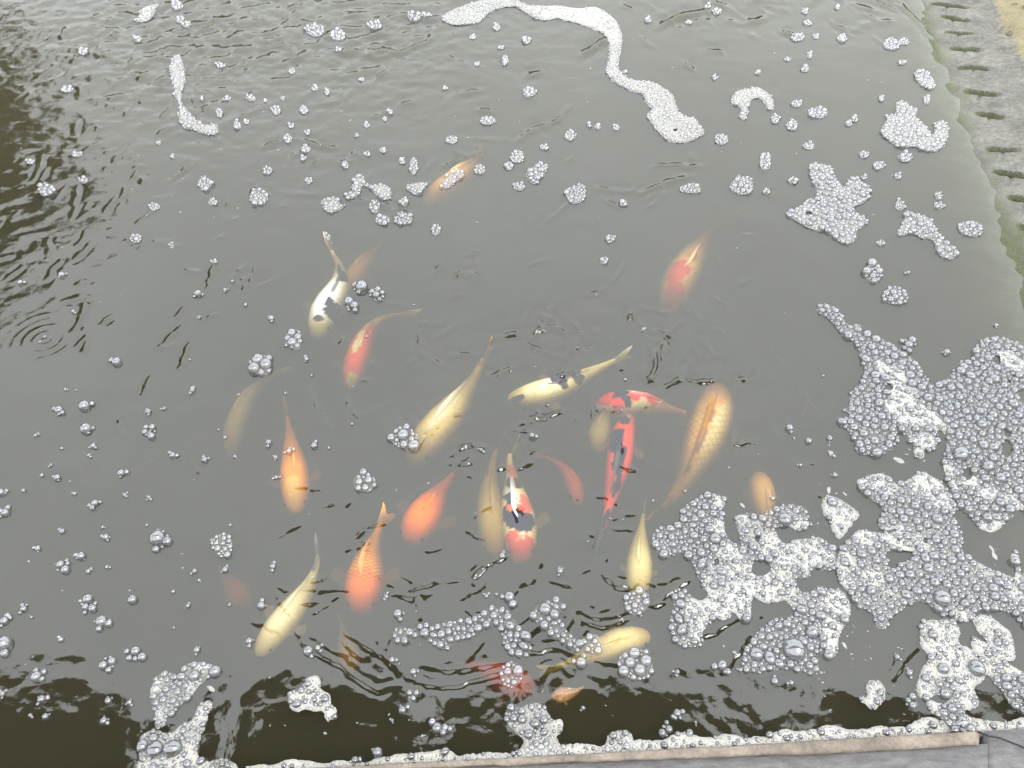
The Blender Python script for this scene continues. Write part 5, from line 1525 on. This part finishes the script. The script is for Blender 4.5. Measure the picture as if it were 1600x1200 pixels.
for (px, py, rx, ry) in CL:
    r_eq = math.sqrt(rx * ry)
    far = py < 420
    mean = 1.6 if py < 250 else 1.9 if far else 2.9 if r_eq > 15 else 3.6
    pts = [(px + rx * math.cos(a) * (1 + cr.normal(0, .10)), py + ry * math.sin(a) * (1 + cr.normal(0, .10))) for a in np.linspace(0, 2 * math.pi, 8)[:-1]]
    m = mpp(px, py)
    p0 = at(px, py)
    W = smooth_poly(pts)
    B = []
    if (r_eq < 8.5 or (r_eq < 13.5 and cr.random() < .6)) and not far:
        # a few bubbles: one main bubble with smaller ones hanging on
        an = cr.uniform(0, 6.28) if abs(rx - ry) < 2 else (0 if rx > ry else math.pi / 2)
        rr_ = min(rx, ry) * m * cr.uniform(.62, .9)
        B.append((p0[0], p0[1], rr_))
        for q in range(int(cr.integers(1, 5)) if r_eq > 4.2 else int(cr.integers(0, 2))):
            r2 = rr_ * cr.uniform(.3, .75)
            a2 = an + cr.normal(0, .8) + (math.pi if cr.random() < .4 else 0)
            k = (rr_ + r2) * .86
            B.append((p0[0] + math.cos(a2) * k, p0[1] + math.sin(a2) * k, r2))
    else:
        B = pack(W, [], mean, .42 if far else .55, (px, py), 1.35, [], cr, 120)
        if r_eq > 9 and not far and cr.random() < .7:
            B = pack(W, [], mean, .42, (px, py), 1.35, [(px + cr.normal(0, rx * .3), py + cr.normal(0, ry * .3), mean * cr.uniform(1.4, 2.0))], cr, 120)
    if not B:
        B = [(p0[0], p0[1], r_eq * m * .8)]
    zz = wz_many(np.array([(b[0], b[1]) for b in B]))
    single = len(B) == 1
    nm = 'bubble' if single else 'bubble_cluster'
    V, F, q = [], [], 0
    if far and r_eq > 2.5:
        # pale froth between the bubbles of far clusters
        pass
    for (x, y, r), z in zip(B, zz):
        dv, df = (DV, DF) if r > 4 * m else (MV, MF) if r > 2 * m else (SV, SF)
        V.append(np.array(dv) * r + np.array([x - p0[0], y - p0[1], z + r * .42]))
        F += [tuple(a + q for a in f) for f in df]
        q += len(dv)
    me = mesh(nm, np.concatenate(V), F)
    me.materials.append(M_BUBBLE)
    if far or len(B) > 9:
        # thin froth film that holds the cluster together
        n0 = len(W)
        zc = wz_many(W)
        fv = [(W[k][0] - p0[0], W[k][1] - p0[1], zc[k] + .0006) for k in range(n0)] + [(W[k][0] * .5 + p0[0] * .5 - p0[0], W[k][1] * .5 + p0[1] * .5 - p0[1], zc[k] + .0025) for k in range(n0)] + [(0, 0, zc.mean() + .003)]
        ff = [(k, (k + 1) % n0, n0 + (k + 1) % n0, n0 + k) for k in range(n0)] + [(n0 + k, n0 + (k + 1) % n0, 2 * n0) for k in range(n0)]
        root = empty(nm, p0)
        fm = mesh('froth', fv, ff)
        float_attr(fm, 'cell', np.full(len(fv), m))
        float_attr(fm, 'rim', np.ones(len(fv)))
        float_attr(fm, 'froth', np.full(len(fv), .62 if py < 260 else .5 if far else .22))
        link('froth', fm, M_FROTH, root)
        o = link('fine_bubbles', me, None, root)
        o['kind'] = 'stuff'
        o = root
    else:
        o = link(nm, me, None)
        o.location = tuple(p0)
    # label
    best = min(LAND, key=lambda L: math.hypot(L[0][0] - px, L[0][1] - py))
    size = 'tiny' if r_eq < 4.5 else 'small' if r_eq < 8 else 'medium sized' if r_eq < 13 else 'large'
    shape = 'slender' if max(rx, ry) > 1.6 * min(rx, ry) else 'round' if max(rx, ry) < 1.15 * min(rx, ry) else 'oval'
    cnt = NUM[len(B)] if len(B) < 13 else 'many'
    what = f'{size} lone clear bubble' if single else f'{size} {shape} cluster of {cnt} bubbles'
    d = math.hypot(best[0][0] - px, best[0][1] - py)
    rel = 'close to' if d < 45 else 'near' if d < 95 else 'away from'
    lab = f'{what} {rel} {best[1]}'
    if lab in used:
        near = sorted(LAND, key=lambda L: math.hypot(L[0][0] - px, L[0][1] - py))
        for alt in near[1:6]:
            lab = f"{size} {'bubble' if single else 'bubbles, ' + cnt + ' together,'} between {best[1].replace('the ', '')} and {alt[1].replace('the ', '')}"
            if lab not in used and len(lab.split()) <= 16:
                break
    used[lab] = 1
    tag(o, lab, 'bubble' if single else 'bubbles', 'single bubbles afloat' if single else 'small bubble clusters afloat')

# flecks of torn foam film drifting before the coping and elsewhere
FL = []
fr_ = np.random.default_rng(5)
for cx, cy, sx, sy, n in [(1350, 1030, 55, 50, 40), (1440, 1110, 30, 30, 18), (1280, 735, 40, 45, 12), (1560, 860, 26, 18, 5), (640, 180, 320, 120, 60), (150, 200, 110, 150, 30), (1350, 150, 120, 120, 30), (250, 850, 200, 160, 24), (700, 1120, 160, 30, 16), (900, 650, 260, 180, 26), (1440, 720, 20, 12, 4)]:
    for _ in range(n):
        FL.append((fr_.normal(cx, sx), fr_.normal(cy, sy), fr_.uniform(.7, 2.0)))
FL += [(1160, 790, 4.5), (1295, 766, 6), (1320, 772, 4), (1550, 858, 5), (1554, 868, 6), (1405, 720, 8), (330, 1076, 6), (1297, 709, 6), (1320, 1009, 5)]
V, F = [], []
for px, py, r in FL:
    if py > edge_y(px) - 8 or px > 1480 and py < 420:
        continue
    c = at(px, py)
    m = mpp(px, py)
    an = fr_.uniform(0, 3.14)
    k0 = len(V)
    z = float(wz(c[0], c[1])[0]) + .0008
    for k in range(7):
        a = 2 * math.pi * k / 7
        lx, ly = math.cos(a) * r * m * fr_.uniform(.8, 1.6), math.sin(a) * r * m * fr_.uniform(.35, .7)
        V.append((c[0] + lx * math.cos(an) - ly * math.sin(an), c[1] + lx * math.sin(an) + ly * math.cos(an), z))
    V.append((c[0], c[1], z + .0012))
    F += [(k0 + k, k0 + (k + 1) % 7, k0 + 7) for k in range(7)]
me = mesh('foam_flecks', V, F)
float_attr(me, 'froth', np.full(len(V), 1.0))
float_attr(me, 'cell', np.full(len(V), .0015))
float_attr(me, 'rim', np.zeros(len(V)))
tag(link('foam_flecks', me, M_FROTH), 'scattered white flecks of torn foam film on the water', 'foam', kind='stuff')
